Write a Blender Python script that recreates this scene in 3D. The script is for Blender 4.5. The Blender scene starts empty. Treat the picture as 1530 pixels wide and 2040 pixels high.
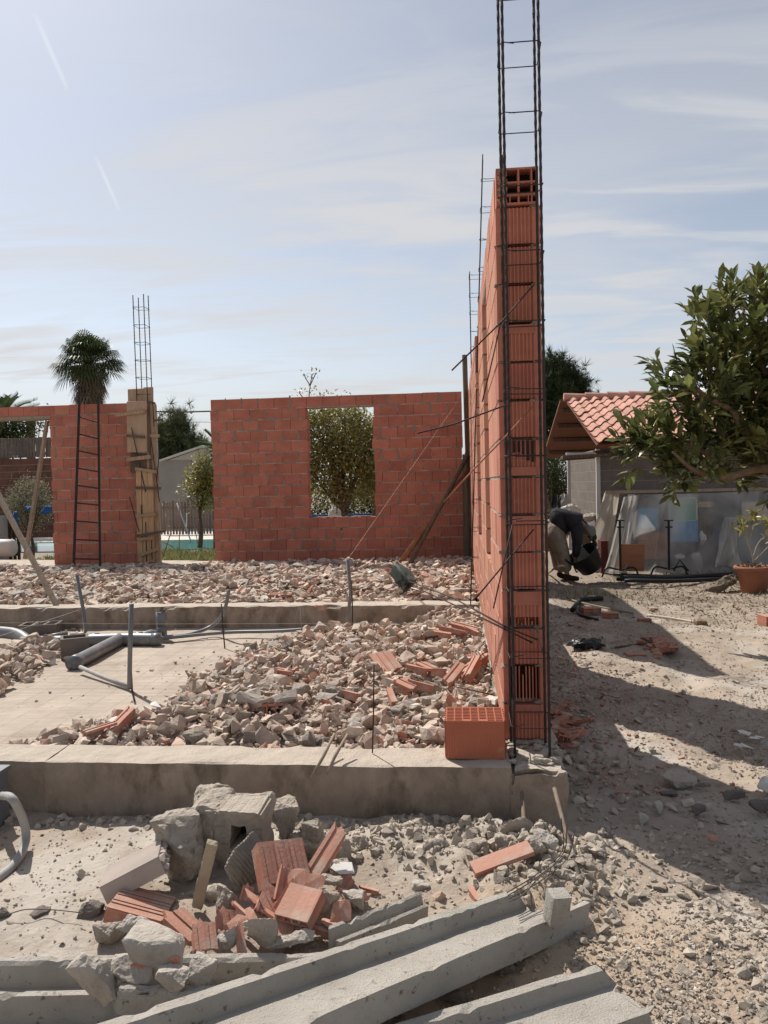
import bpy, bmesh, math, random
import numpy as np
from mathutils import Vector, Matrix, noise

R = math.radians
S = bpy.context.scene
COL = S.collection
rng = np.random.default_rng(7)
random.seed(7)

# ---------------------------------------------------------------- camera
F_PX = 1530.0
YAW, PITCH, ROLL = R(5.5), R(2.11), R(1.35)
CAM = np.array([0, 0, 1.38])
_f0 = np.array([-math.sin(YAW), math.cos(YAW), 0]); _r0 = np.array([math.cos(YAW), math.sin(YAW), 0])
_fw = _f0 * math.cos(PITCH) + np.array([0, 0, -math.sin(PITCH)]); _u0 = np.cross(_r0, _fw)
_rr = _r0 * math.cos(ROLL) - _u0 * math.sin(ROLL); _uu = _r0 * math.sin(ROLL) + _u0 * math.cos(ROLL)
cam = bpy.data.cameras.new('camera'); camo = bpy.data.objects.new('camera', cam); COL.objects.link(camo)
camo.matrix_world = Matrix(((_rr[0], _uu[0], -_fw[0], 0), (_rr[1], _uu[1], -_fw[1], 0), (_rr[2], _uu[2], -_fw[2], 1.38), (0, 0, 0, 1)))
cam.sensor_fit = 'VERTICAL'; cam.sensor_height = 24; cam.lens = 24 * F_PX / 2040
cam.clip_start = 0.05; cam.clip_end = 2000
S.camera = camo

# ---------------------------------------------------------------- light
SUN_EL = R(50); SUN_H = np.array([-0.64, 0.768])          # horizontal direction towards the sun
sd = bpy.data.lights.new('sun', 'SUN'); sd.energy = 4.4; sd.angle = R(0.55); sd.color = (1, .94, .865)
so = bpy.data.objects.new('sun', sd); COL.objects.link(so)
_dir = Vector((-SUN_H[0] * math.cos(SUN_EL), -SUN_H[1] * math.cos(SUN_EL), -math.sin(SUN_EL)))
so.rotation_euler = _dir.to_track_quat('-Z', 'Y').to_euler(); so.location = (-6, 8, 12)
W = bpy.data.worlds.new('World'); S.world = W; W.use_nodes = True
wt = W.node_tree; wt.nodes.clear()
def wn(t, **k):
    n = wt.nodes.new(t)
    for a, b in k.items(): setattr(n, a, b)
    return n
def lk(a, b): wt.links.new(a, b)
sky = wn('ShaderNodeTexSky', sky_type='NISHITA', sun_disc=False, sun_elevation=SUN_EL, sun_rotation=math.atan2(SUN_H[0], SUN_H[1]),
         air_density=1.0, dust_density=.9, ozone_density=1.6, altitude=50)
bg = wn('ShaderNodeBackground'); bg.inputs[1].default_value = 0.078
wout = wn('ShaderNodeOutputWorld'); lk(bg.outputs[0], wout.inputs[0])
tc = wn('ShaderNodeTexCoord'); sep = wn('ShaderNodeSeparateXYZ'); lk(tc.outputs['Generated'], sep.inputs[0])
def wm(op, a, b=None, c=None, clamp=False):
    n = wn('ShaderNodeMath', operation=op, use_clamp=clamp)
    for i, v in enumerate((a, b, c)):
        if v is None: continue
        if hasattr(v, 'links'): lk(v, n.inputs[i])
        else: n.inputs[i].default_value = v
    return n.outputs[0]
zz = wm('ADD', wm('MAXIMUM', sep.outputs[2], 0.0), 0.10)
comb = wn('ShaderNodeCombineXYZ'); lk(wm('DIVIDE', sep.outputs[0], zz), comb.inputs[0]); lk(wm('DIVIDE', sep.outputs[1], zz), comb.inputs[1])
def cloud(scale, sy, rot, lo, hi, seed, det=8, dist=.6):
    mp = wn('ShaderNodeMapping'); mp.inputs['Rotation'].default_value = (0, 0, rot); mp.inputs['Scale'].default_value = (1, sy, 1)
    mp.inputs['Location'].default_value = (seed, seed * .7, 0); lk(comb.outputs[0], mp.inputs[0])
    nz = wn('ShaderNodeTexNoise'); nz.inputs['Scale'].default_value = scale; nz.inputs['Detail'].default_value = det
    nz.inputs['Roughness'].default_value = .55; nz.inputs['Distortion'].default_value = dist; lk(mp.outputs[0], nz.inputs[0])
    mr = wn('ShaderNodeMapRange', interpolation_type='SMOOTHSTEP'); lk(nz.outputs[0], mr.inputs[0])
    mr.inputs[1].default_value = lo; mr.inputs[2].default_value = hi
    return mr.outputs[0]
c1 = cloud(.55, 1.9, R(8), .37, .66, 3.1)
c2 = cloud(1.1, 3.6, R(-10), .44, .64, 9.4, 11, .9)
def streak(p, q, w):
    p = np.array(p, float); q = np.array(q, float); n = np.cross(p, q); n /= np.linalg.norm(n)
    m = p + q; m /= np.linalg.norm(m); half = float(m @ (p / np.linalg.norm(p)))
    def dot(v):
        d = wn('ShaderNodeVectorMath', operation='DOT_PRODUCT'); lk(tc.outputs['Generated'], d.inputs[0]); d.inputs[1].default_value = tuple(v); return d.outputs['Value']
    a = wm('SUBTRACT', 1, wm('DIVIDE', wm('ABSOLUTE', dot(n)), w), clamp=True)
    b = wm('GREATER_THAN', dot(m), half)
    b2 = wm('MULTIPLY', wm('SUBTRACT', dot(m), half), 1 / (1 - half), clamp=True)
    return wm('MULTIPLY', wm('MULTIPLY', a, b), wm('POWER', b2, .5))
_ray = lambda x, y: (lambda d: d / np.linalg.norm(d))(_fw + _rr * (x - 765) / F_PX - _uu * (y - 1020) / F_PX)
s1 = streak(_ray(68, 25), _ray(135, 180), .0035); s2 = streak(_ray(190, 310), _ray(238, 420), .003)
hi = wn('ShaderNodeMapRange', interpolation_type='SMOOTHSTEP'); lk(sep.outputs[2], hi.inputs[0]); hi.inputs[1].default_value = .26; hi.inputs[2].default_value = .52; hi.inputs[3].default_value = 1; hi.inputs[4].default_value = .35
cov = wm('MULTIPLY', wm('ADD', wm('MULTIPLY', c1, .5), wm('MULTIPLY', c2, .55), clamp=True), hi.outputs[0])
low = wn('ShaderNodeMapRange', interpolation_type='SMOOTHSTEP'); lk(sep.outputs[2], low.inputs[0]); low.inputs[1].default_value = .22; low.inputs[2].default_value = -.02; low.inputs[3].default_value = 0; low.inputs[4].default_value = .96
cov = wm('MAXIMUM', cov, low.outputs[0])
trail = wm('MULTIPLY', wm('ADD', s1, s2), .26, clamp=True)
mx = wn('ShaderNodeMix', data_type='RGBA'); lk(cov, mx.inputs[0])
hs = wn('ShaderNodeHueSaturation'); hs.inputs['Saturation'].default_value = .58; hs.inputs['Value'].default_value = 1.12
lk(sky.outputs[0], hs.inputs['Color']); lk(hs.outputs[0], mx.inputs[6]); mx.inputs[7].default_value = (6.95, 6.95, 7.1, 1)
mt_ = wn('ShaderNodeMix', data_type='RGBA'); lk(trail, mt_.inputs[0]); lk(mx.outputs[2], mt_.inputs[6]); mt_.inputs[7].default_value = (10.5, 10.7, 11, 1); lk(mt_.outputs[2], bg.inputs[0])
S.view_settings.view_transform = 'Standard'; S.view_settings.look = 'None'; S.view_settings.gamma = 1
S.view_settings.exposure = 0.35
S.cycles.max_bounces = 6; S.cycles.transparent_max_bounces = 12; S.cycles.use_denoising = True

# ---------------------------------------------------------------- helpers
def _ry(x, y): return _fw + _rr * (x - 765) / F_PX - _uu * (y - 1020) / F_PX
def P(x, y, z=0.0): d = _ry(x, y); return Vector(CAM + d * ((z - CAM[2]) / d[2]))      # photo pixel -> point at height z
def PY(x, y, Y): d = _ry(x, y); return Vector(CAM + d * (Y / d[1]))                     # photo pixel -> point at distance Y
GZ = -0.27                                                                              # yard level, the plinth top is 0

def tag(o, label=None, cat=None, group=None, kind=None):
    if label: o['label'] = label
    if cat: o['category'] = cat
    if group: o['group'] = group
    if kind: o['kind'] = kind
    return o
def thing(name, label, cat, loc=(0, 0, 0), rz=0, group=None):
    o = bpy.data.objects.new(name, None); COL.objects.link(o); o.location = loc; o.rotation_euler = (0, 0, rz)
    o.empty_display_size = .1
    return tag(o, label, cat, group)

class Geo:
    def __init__(s): s.V = []; s.L = []; s.T = []; s.M = []; s.n = 0
    def add(s, v, f, m=0):
        v = np.asarray(v, float).reshape(-1, 3)
        for q in f: s.L.append(np.array(q, np.int64) + s.n); s.T.append([len(q)])
        s.M.append(np.full(len(f), m)); s.V.append(v); s.n += len(v)
    def arr(s, v, tri, m=0):
        s.V.append(v); s.L.append((tri + s.n).ravel()); s.T.append(np.full(len(tri), tri.shape[1])); s.M.append(np.full(len(tri), m)); s.n += len(v)
    def box(s, x0, x1, y0, y1, z0, z1, m=0, j=0):
        v = np.array([[x, y, z] for z in (z0, z1) for y in (y0, y1) for x in (x0, x1)], float)
        if j: v += rng.normal(0, j, v.shape)
        s.add(v, [(0, 2, 3, 1), (4, 5, 7, 6), (0, 1, 5, 4), (2, 6, 7, 3), (0, 4, 6, 2), (1, 3, 7, 5)], m)
    def bar(s, a, b, w, h, m=0, up=(0, 0, 1), j=0):       # box beam from a to b, w across, h along up
        a = Vector(a); b = Vector(b); d = (b - a).normalized(); x = d.cross(Vector(up)).normalized(); u = x.cross(d)
        v = [p + x * sx * w / 2 + u * su * h / 2 for p in (a, b) for sx, su in ((-1, -1), (1, -1), (1, 1), (-1, 1))]
        v = np.array([tuple(q) for q in v])
        if j: v += rng.normal(0, j, v.shape)
        s.add(v, [(3, 2, 1, 0), (4, 5, 6, 7), (0, 1, 5, 4), (1, 2, 6, 5), (2, 3, 7, 6), (3, 0, 4, 7)], m)
    def tube(s, pts, r, n=8, m=0, cap=True, inner=0):
        pts = [Vector(p) for p in pts]; k = len(pts); rs = r if hasattr(r, '__len__') else [r] * k
        d0 = (pts[1] - pts[0]).normalized(); ref = Vector((0, 0, 1)) if abs(d0.z) < .9 else Vector((1, 0, 0))
        x = d0.cross(ref).normalized(); vs = []
        for i, p in enumerate(pts):
            d = (pts[min(i + 1, k - 1)] - pts[max(i - 1, 0)]).normalized()
            x = (x - d * x.dot(d)).normalized(); y = d.cross(x)
            for q in range(n):
                a = 2 * math.pi * q / n; vs.append(p + (x * math.cos(a) + y * math.sin(a)) * rs[i])
        f = [(i * n + q, i * n + (q + 1) % n, (i + 1) * n + (q + 1) % n, (i + 1) * n + q) for i in range(k - 1) for q in range(n)]
        if cap: f += [tuple(reversed(range(n))), tuple(range((k - 1) * n, k * n))]
        s.add([tuple(v) for v in vs], f, m)
    def lathe(s, prof, c=(0, 0, 0), n=24, m=0, mat=None):
        v = []
        for r, z in prof:
            for q in range(n):
                a = 2 * math.pi * q / n; v.append(Vector((r * math.cos(a), r * math.sin(a), z)))
        if mat is not None: v = [mat @ q for q in v]
        v = [q + Vector(c) for q in v]; k = len(prof)
        s.add([tuple(q) for q in v], [(i * n + q, i * n + (q + 1) % n, (i + 1) * n + (q + 1) % n, (i + 1) * n + q) for i in range(k - 1) for q in range(n)], m)
    def mesh(s, name, mats, smooth=False):
        me = bpy.data.meshes.new(name); v = np.concatenate(s.V); L = np.concatenate(s.L); T = np.concatenate([np.asarray(t) for t in s.T]); M = np.concatenate(s.M)
        me.vertices.add(len(v)); me.vertices.foreach_set('co', v.ravel()); me.loops.add(len(L)); me.loops.foreach_set('vertex_index', L.astype(np.int32))
        me.polygons.add(len(T)); me.polygons.foreach_set('loop_start', np.concatenate([[0], np.cumsum(T)[:-1]]).astype(np.int32))
        me.polygons.foreach_set('material_index', M.astype(np.int32)); me.polygons.foreach_set('use_smooth', np.full(len(T), smooth))
        me.update(calc_edges=True); me.validate()
        for q in (mats if isinstance(mats, (list, tuple)) else [mats]): me.materials.append(q)
        return me
    def build(s, name, mats, parent=None, smooth=False, loc=None, rot=None):
        o = bpy.data.objects.new(name, s.mesh(name, mats, smooth)); COL.objects.link(o)
        if parent: o.parent = parent
        if loc is not None: o.location = loc
        if rot is not None: o.rotation_euler = rot
        return o
def bez(pts, n=8):                                        # Catmull-Rom through points
    p = [Vector(q) for q in pts]; p = [p[0] * 2 - p[1]] + p + [p[-1] * 2 - p[-2]]; out = []
    for i in range(1, len(p) - 2):
        for k in range(n):
            t = k / n; a, b, c, d = p[i - 1], p[i], p[i + 1], p[i + 2]
            out.append(.5 * ((2 * b) + (c - a) * t + (2 * a - 5 * b + 4 * c - d) * t * t + (3 * b - a - 3 * c + d) * t ** 3))
    return out + [p[-2]]

# rotations as arrays
def quats(n): q = rng.normal(size=(n, 4)); return q / np.linalg.norm(q, axis=1)[:, None]
def qmat(q):
    w, x, y, z = q.T
    return np.stack([1 - 2 * (y * y + z * z), 2 * (x * y - z * w), 2 * (x * z + y * w), 2 * (x * y + z * w), 1 - 2 * (x * x + z * z), 2 * (y * z - x * w), 2 * (x * z - y * w), 2 * (y * z + x * w), 1 - 2 * (x * x + y * y)], 1).reshape(-1, 3, 3)
def flatmat(n, tilt=.35):                                 # random yaw, modest tilt
    a = rng.uniform(0, 2 * np.pi, n); ax = rng.normal(0, tilt, (n, 2)); q1 = np.stack([np.cos(a / 2), 0 * a, 0 * a, np.sin(a / 2)], 1)
    t = np.linalg.norm(ax, axis=1) + 1e-6; q2 = np.stack([np.cos(t / 2), ax[:, 0] / t * np.sin(t / 2), ax[:, 1] / t * np.sin(t / 2), 0 * t], 1)
    return qmat(q2) @ qmat(q1)
def hull(pts):
    bm = bmesh.new()
    for p in pts: bm.verts.new(p)
    r = bmesh.ops.convex_hull(bm, input=bm.verts)
    bmesh.ops.delete(bm, geom=list({g for g in r['geom_interior'] + r['geom_unused'] if isinstance(g, bmesh.types.BMVert)}), context='VERTS')
    bmesh.ops.triangulate(bm, faces=bm.faces); bm.verts.index_update()
    v = np.array([tuple(q.co) for q in bm.verts]); f = np.array([[q.index for q in g.verts] for g in bm.faces]); bm.free(); return v, f
def rockpts(n, corner=.6):
    p = rng.uniform(-1, 1, (n, 3)); m = np.abs(p).max(1)[:, None]; cube = p / m; sph = p / np.linalg.norm(p, axis=1)[:, None]
    return (cube * corner + sph * (1 - corner)) * rng.uniform(.82, 1, (n, 1)) * .5
ROCKS = [hull(rockpts(rng.integers(11, 17), rng.uniform(.3, .9))) for _ in range(18)]
PEB = [hull(rockpts(9, .2)) for _ in range(6)]
def tilepiece():
    k = rng.integers(4, 7); a = np.sort(rng.uniform(0, 2 * np.pi, k)); r = rng.uniform(.3, .55, k)
    p = np.stack([r * np.cos(a), r * np.sin(a), 0 * a], 1); return hull(np.concatenate([p + [0, 0, .5], p * .98 - [0, 0, .5]]))
TILES = [tilepiece() for _ in range(8)]
def scatter(geo, bases, pos, mats, scale, m=0):
    pick = rng.integers(0, len(bases), len(pos))
    for k, (bv, bf) in enumerate(bases):
        ii = np.where(pick == k)[0]
        if not len(ii): continue
        v = np.einsum('nij,nvj->nvi', mats[ii], bv[None] * scale[ii][:, None, :]) + pos[ii][:, None]
        tri = (bf[None] + (np.arange(len(ii)) * len(bv))[:, None, None]).reshape(-1, bf.shape[1])
        geo.arr(v.reshape(-1, 3), tri, m)

# ---------------------------------------------------------------- materials
def M(name, c1, c2=None, sc=6, rough=.9, bump=.3, bsc=60, isl=0.0, ribs=0, ribh=.004, extra=None, spec=.25, hue=0.0, metal=0, transl=0, bump2=0, c3=None, c3t=(.6, .66), c3sc=3, isl_ramp=None, stretch=None, dust=None):
    m = bpy.data.materials.new(name); m.use_nodes = True; t = m.node_tree; t.nodes.clear()
    def n(ty, **k):
        q = t.nodes.new(ty)
        for a, b in k.items(): setattr(q, a, b)
        return q
    l = t.links.new; out = n('ShaderNodeOutputMaterial'); b = n('ShaderNodeBsdfPrincipled')
    tc = n('ShaderNodeTexCoord'); co = tc.outputs['Object']
    if stretch: mp = n('ShaderNodeMapping'); mp.inputs['Scale'].default_value = stretch; l(co, mp.inputs[0]); co2 = mp.outputs[0]
    else: co2 = co
    nz = n('ShaderNodeTexNoise'); nz.inputs['Scale'].default_value = sc; nz.inputs['Detail'].default_value = 9; nz.inputs['Roughness'].default_value = .62; l(co2, nz.inputs[0])
    rp = n('ShaderNodeValToRGB'); rp.color_ramp.elements[0].position = .33; rp.color_ramp.elements[1].position = .67
    rp.color_ramp.elements[0].color = (*c1, 1); rp.color_ramp.elements[1].color = (*(c2 or c1), 1); l(nz.outputs[0], rp.inputs[0]); col = rp.outputs[0]
    if isl_ramp:                                           # pieces of several kinds in one heap
        gi = n('ShaderNodeNewGeometry'); rr = n('ShaderNodeValToRGB'); rr.color_ramp.interpolation = 'CONSTANT'
        e = rr.color_ramp.elements; e[0].position = 0; e[0].color = (*isl_ramp[0][1], 1); e[1].position = isl_ramp[1][0]; e[1].color = (*isl_ramp[1][1], 1)
        for ps, cc in isl_ramp[2:]: q = e.new(ps); q.color = (*cc, 1)
        l(gi.outputs['Random Per Island'], rr.inputs[0])
        mm = n('ShaderNodeMix', data_type='RGBA', blend_type='MULTIPLY'); mm.inputs[0].default_value = 1; l(rr.outputs[0], mm.inputs[6]); l(col, mm.inputs[7]); col = mm.outputs[2]
    if c3:
        n3 = n('ShaderNodeTexNoise'); n3.inputs['Scale'].default_value = c3sc; n3.inputs['Detail'].default_value = 8; n3.inputs['Roughness'].default_value = .65; l(co2, n3.inputs[0])
        mr = n('ShaderNodeMapRange'); mr.inputs[1].default_value = c3t[0]; mr.inputs[2].default_value = c3t[1]; l(n3.outputs[0], mr.inputs[0])
        mm = n('ShaderNodeMix', data_type='RGBA'); l(mr.outputs[0], mm.inputs[0]); l(col, mm.inputs[6]); mm.inputs[7].default_value = (*c3, 1); col = mm.outputs[2]
    if isl or hue:
        gi = n('ShaderNodeNewGeometry'); h = n('ShaderNodeHueSaturation')
        v = n('ShaderNodeMapRange'); v.inputs[3].default_value = 1 - isl; v.inputs[4].default_value = 1 + isl; l(gi.outputs['Random Per Island'], v.inputs[0]); l(v.outputs[0], h.inputs['Value'])
        if hue:
            w = n('ShaderNodeMath', operation='MULTIPLY'); w.inputs[1].default_value = 37.7; l(gi.outputs['Random Per Island'], w.inputs[0])
            w2 = n('ShaderNodeMath', operation='FRACT'); l(w.outputs[0], w2.inputs[0])
            v2 = n('ShaderNodeMapRange'); v2.inputs[3].default_value = .5 - hue; v2.inputs[4].default_value = .5 + hue; l(w2.outputs[0], v2.inputs[0]); l(v2.outputs[0], h.inputs['Hue'])
        l(col, h.inputs['Color']); col = h.outputs[0]
    if dust:
        ge = n('ShaderNodeNewGeometry'); sz = n('ShaderNodeSeparateXYZ'); l(ge.outputs['Normal'], sz.inputs[0]); dn = n('ShaderNodeTexNoise'); dn.inputs['Scale'].default_value = 9; dn.inputs['Detail'].default_value = 6; l(co, dn.inputs[0])
        dm = n('ShaderNodeMath', operation='MULTIPLY_ADD'); l(dn.outputs[0], dm.inputs[0]); dm.inputs[1].default_value = .9; l(sz.outputs[2], dm.inputs[2]); dr = n('ShaderNodeMapRange'); l(dm.outputs[0], dr.inputs[0]); dr.inputs[1].default_value = .75; dr.inputs[2].default_value = 1.45; dr.inputs[4].default_value = dust[3]
        dx = n('ShaderNodeMix', data_type='RGBA'); l(dr.outputs[0], dx.inputs[0]); l(col, dx.inputs[6]); dx.inputs[7].default_value = (*dust[:3], 1); col = dx.outputs[2]
    l(col, b.inputs['Base Color']); b.inputs['Roughness'].default_value = rough; b.inputs['Specular IOR Level'].default_value = spec; b.inputs['Metallic'].default_value = metal
    nb = n('ShaderNodeTexNoise'); nb.inputs['Scale'].default_value = bsc; nb.inputs['Detail'].default_value = 6; nb.inputs['Roughness'].default_value = .7; l(co2, nb.inputs[0])
    bp = n('ShaderNodeBump'); bp.inputs['Strength'].default_value = bump; bp.inputs['Distance'].default_value = .01; l(nb.outputs[0], bp.inputs['Height']); nrm = bp.outputs[0]
    if bump2:
        nb2 = n('ShaderNodeTexNoise'); nb2.inputs['Scale'].default_value = bsc / 7; nb2.inputs['Detail'].default_value = 4; l(co2, nb2.inputs[0])
        b2 = n('ShaderNodeBump'); b2.inputs['Strength'].default_value = bump2; b2.inputs['Distance'].default_value = .03; l(nb2.outputs[0], b2.inputs['Height']); l(nrm, b2.inputs['Normal']); nrm = b2.outputs[0]
    if ribs:
        sp = n('ShaderNodeSeparateXYZ'); l(co, sp.inputs[0]); ad = n('ShaderNodeMath', operation='ADD'); l(sp.outputs[0], ad.inputs[0]); l(sp.outputs[1], ad.inputs[1])
        mu = n('ShaderNodeMath', operation='MULTIPLY'); mu.inputs[1].default_value = 2 * math.pi / ribs; l(ad.outputs[0], mu.inputs[0]); sn = n('ShaderNodeMath', operation='SINE'); l(mu.outputs[0], sn.inputs[0])
        ab = n('ShaderNodeMath', operation='POWER'); ab.inputs[1].default_value = 3; l(sn.outputs[0], ab.inputs[0])
        b3 = n('ShaderNodeBump'); b3.inputs['Strength'].default_value = 1; b3.inputs['Distance'].default_value = ribh; l(ab.outputs[0], b3.inputs['Height']); l(nrm, b3.inputs['Normal']); nrm = b3.outputs[0]
    l(nrm, b.inputs['Normal'])
    if transl:
        tr = n('ShaderNodeBsdfTranslucent'); l(col, tr.inputs[0]); mx = n('ShaderNodeMixShader'); mx.inputs[0].default_value = transl
        l(b.outputs[0], mx.inputs[1]); l(tr.outputs[0], mx.inputs[2]); l(mx.outputs[0], out.inputs[0])
    else: l(b.outputs[0], out.inputs[0])
    return m
TERRA = (.47, .178, .122); TERRA2 = (.36, .132, .092); MORT = (.50, .41, .345)
m_brick = M('hollow brick', TERRA, TERRA2, sc=3, isl=.13, hue=.004, ribs=.033, ribh=.0016, bump=.15, c3=MORT, c3t=(.66, .95), c3sc=7, stretch=(1, 1, 2.2))
m_bricklit = M('sunlit hollow brick rubbed with mortar', (.60, .29, .20), (.49, .22, .15), sc=3, isl=.12, hue=.008, ribs=.025, ribh=.003, bump=.35, bsc=35, c3=(.42, .33, .26), c3t=(.55, .72), c3sc=9, stretch=(1, 1, .5))  # base colour lightened for the sunlit face, mortar smears mixed over it
m_mortar = M('cement mortar', MORT, (.25, .205, .165), sc=9, bump=.6, bsc=50)
m_mortpatch = M('mortar patches', (.30, .225, .18), (.22, .165, .13), sc=14, bump=.6, bsc=50)
m_terra = M('broken terracotta', (.46, .20, .14), (.37, .155, .105), sc=7, isl=.16, bump=.4, c3=(.45, .37, .30), c3t=(.50, .72), c3sc=7, dust=(.50, .40, .32, .35))
m_terrar = M('ribbed terracotta', (.46, .20, .14), (.37, .155, .105), sc=7, bump=.35, ribs=.02, ribh=.003, c3=(.45, .37, .30), c3t=(.54, .74), c3sc=8)
m_dark = M('hollow shade', (.03, .02, .017), bump=0)  # near-black colour puts in the shade inside joints and holes
m_conc = M('pale concrete', (.50, .45, .39), (.36, .325, .28), sc=5, bump=.7, bsc=90, bump2=.25, c3=(.24, .215, .18), c3t=(.58, .75), c3sc=2.6, isl=.0)
m_concw = M('weathered precast concrete', (.48, .45, .405), (.33, .305, .265), sc=3.5, bump=.9, bsc=140, bump2=.2, c3=(.17, .15, .13), c3t=(.60, .66), c3sc=40, dust=(.50, .45, .38, .3))
m_chunk = M('broken cement chunk', (.44, .385, .32), (.30, .26, .215), sc=9, bump=1.0, bsc=80, bump2=.5, dust=(.52, .455, .375, .5))
m_plinth = M('cast foundation concrete', (.39, .31, .245), (.24, .19, .15), sc=5, bump=.9, bsc=60, bump2=.6, c3=(.165, .125, .09), c3t=(.50, .64), c3sc=3.4, stretch=(1.3, 1, .8), dust=(.50, .44, .365, .85))
m_rubble = M('mixed rubble', (1.0, 1.0, 1.0), (.72, .70, .68), sc=12, isl=.24, bump=1.0, bsc=45, bump2=.6, dust=(.56, .47, .38, .45),
             isl_ramp=[(0, (.54, .435, .36)), (.30, (.61, .51, .43)), (.55, (.46, .37, .30)), (.72, (.66, .545, .445)), (.87, (.56, .36, .28)), (.945, (.44, .20, .14)), (.97, (.68, .65, .60))])
m_dirt = M('dirt under rubble', (.46, .375, .295), (.34, .27, .215), sc=14, bump=.8, bsc=45, bump2=.6)
m_rebar = M('rusty rebar', (.05, .034, .03), (.028, .021, .021), sc=30, rough=.7, bump=.3, bsc=300, spec=.4, metal=.3)
m_rebarl = M('dusty rebar', (.24, .19, .15), (.15, .115, .09), sc=30, rough=.8, bump=.5, bsc=300)
m_rust = M('rusty steel prop', (.36, .15, .075), (.2, .08, .045), sc=14, rough=.75, bump=.2)
m_wire = M('iron wire', (.10, .085, .075), rough=.6, bump=0, metal=.4)
m_wood = M('old formwork timber', (.42, .30, .20), (.27, .185, .12), sc=5, bump=.35, bsc=30, isl=.2, stretch=(6, 6, .7))
m_woodd = M('dark weathered timber', (.16, .115, .08), (.09, .065, .048), sc=5, bump=.35, bsc=30, isl=.25, stretch=(5, 5, .8))
m_woodg = M('grey timber', (.36, .29, .225), (.23, .18, .135), sc=5, bump=.3, bsc=30, stretch=(6, 6, .8))
m_pvc = M('grey pvc', (.17, .18, .19), (.13, .135, .14), sc=3, rough=.42, bump=.04, spec=.5, c3=(.33, .29, .25), c3t=(.55, .85), c3sc=5)
m_pvcl = M('dusty light grey conduit', (.36, .36, .35), (.28, .275, .26), sc=9, rough=.6, bump=.1)
m_black = M('black rubber', (.012, .012, .013), (.02, .02, .02), rough=.55, bump=.1)
m_bark = M('bark', (.17, .12, .085), (.09, .065, .048), sc=14, bump=.9, bsc=30)
m_tile = M('clay roof tile', (.52, .30, .235), (.42, .22, .165), sc=5, isl=.13, bump=.2, bump2=.1)
m_block = M('grey concrete blockwork', (.19, .165, .145), (.14, .12, .105), sc=5, isl=.1, bump=.5, bsc=60)
m_white = M('white painted post', (.55, .54, .52), bump=.1)
# ---------------------------------------------------------------- noise on arrays
def _h(i, j, k, s):
    n = (i * 374761393 + j * 668265263 + k * 2147483647 + s * 1274126177) & 0xffffffff
    n = ((n ^ (n >> 13)) * 1274126177) & 0xffffffff
    return ((n ^ (n >> 16)) & 0xffff) / 65535.0
def vn(p, sc, s=0):
    q = np.asarray(p, float) * sc; i = np.floor(q).astype(np.int64); f = q - i; f = f * f * (3 - 2 * f); r = 0
    for dx in (0, 1):
        for dy in (0, 1):
            for dz in (0, 1):
                w = (f[..., 0] if dx else 1 - f[..., 0]) * (f[..., 1] if dy else 1 - f[..., 1]) * (f[..., 2] if dz else 1 - f[..., 2])
                r = r + w * _h(i[..., 0] + dx, i[..., 1] + dy, i[..., 2] + dz, s)
    return r * 2 - 1
def fbm(p, sc, o=4, s=0, g=.5):
    return sum(vn(p, sc * 2.03 ** k, s + k * 17) * g ** k for k in range(o))
def sst(a, b, x): t = np.clip((x - a) / (b - a), 0, 1); return t * t * (3 - 2 * t)
def rgrid(geo, o, u, v, nu, nv, fn, m=0):
    a, b = np.meshgrid(np.linspace(0, 1, nu + 1), np.linspace(0, 1, nv + 1), indexing='ij')
    p = np.array(o)[None, None] + a[..., None] * np.array(u) + b[..., None] * np.array(v); p = fn(p.reshape(-1, 3))
    i = (np.arange(nu)[:, None] * (nv + 1) + np.arange(nv)[None]).ravel()
    geo.arr(p, np.stack([i, i + nv + 1, i + nv + 2, i + 1], 1), m)
def rbox(geo, x0, x1, y0, y1, z0, z1, step=.04, amp=.006, chip=.015, m=0, s=0, mat=None, sc=9):
    lo = np.array([x0, y0, z0]); hi = np.array([x1, y1, z1]); c = (lo + hi) / 2; h = (hi - lo) / 2
    def fn(p):
        near = (np.abs(np.abs(p - c) - h) < 1e-4); e = near.sum(1)
        d = np.stack([fbm(p, sc, 4, s + 3 * k) for k in range(3)], 1) * amp
        q = p + d
        k = np.clip(fbm(p, sc * .8, 4, s + 40) * 1.6, 0, 1) * chip
        q = q - np.sign(p - c) * near * ((e >= 2) * (k + chip * .15))[:, None]
        q = np.asarray(q)
        if mat is not None: q = q @ np.array(mat.to_3x3()).T + np.array(mat.translation)
        return q
    n = lambda a: max(1, int(round(a / step)))
    dx, dy, dz = hi - lo
    rgrid(geo, lo, (0, dy, 0), (dx, 0, 0), n(dy), n(dx), fn, m); rgrid(geo, (x0, y0, z1), (dx, 0, 0), (0, dy, 0), n(dx), n(dy), fn, m)
    rgrid(geo, lo, (dx, 0, 0), (0, 0, dz), n(dx), n(dz), fn, m); rgrid(geo, (x0, y1, z0), (0, 0, dz), (dx, 0, 0), n(dz), n(dx), fn, m)
    rgrid(geo, lo, (0, 0, dz), (0, dy, 0), n(dz), n(dy), fn, m); rgrid(geo, (x1, y0, z0), (0, dy, 0), (0, 0, dz), n(dy), n(dz), fn, m)

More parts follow.
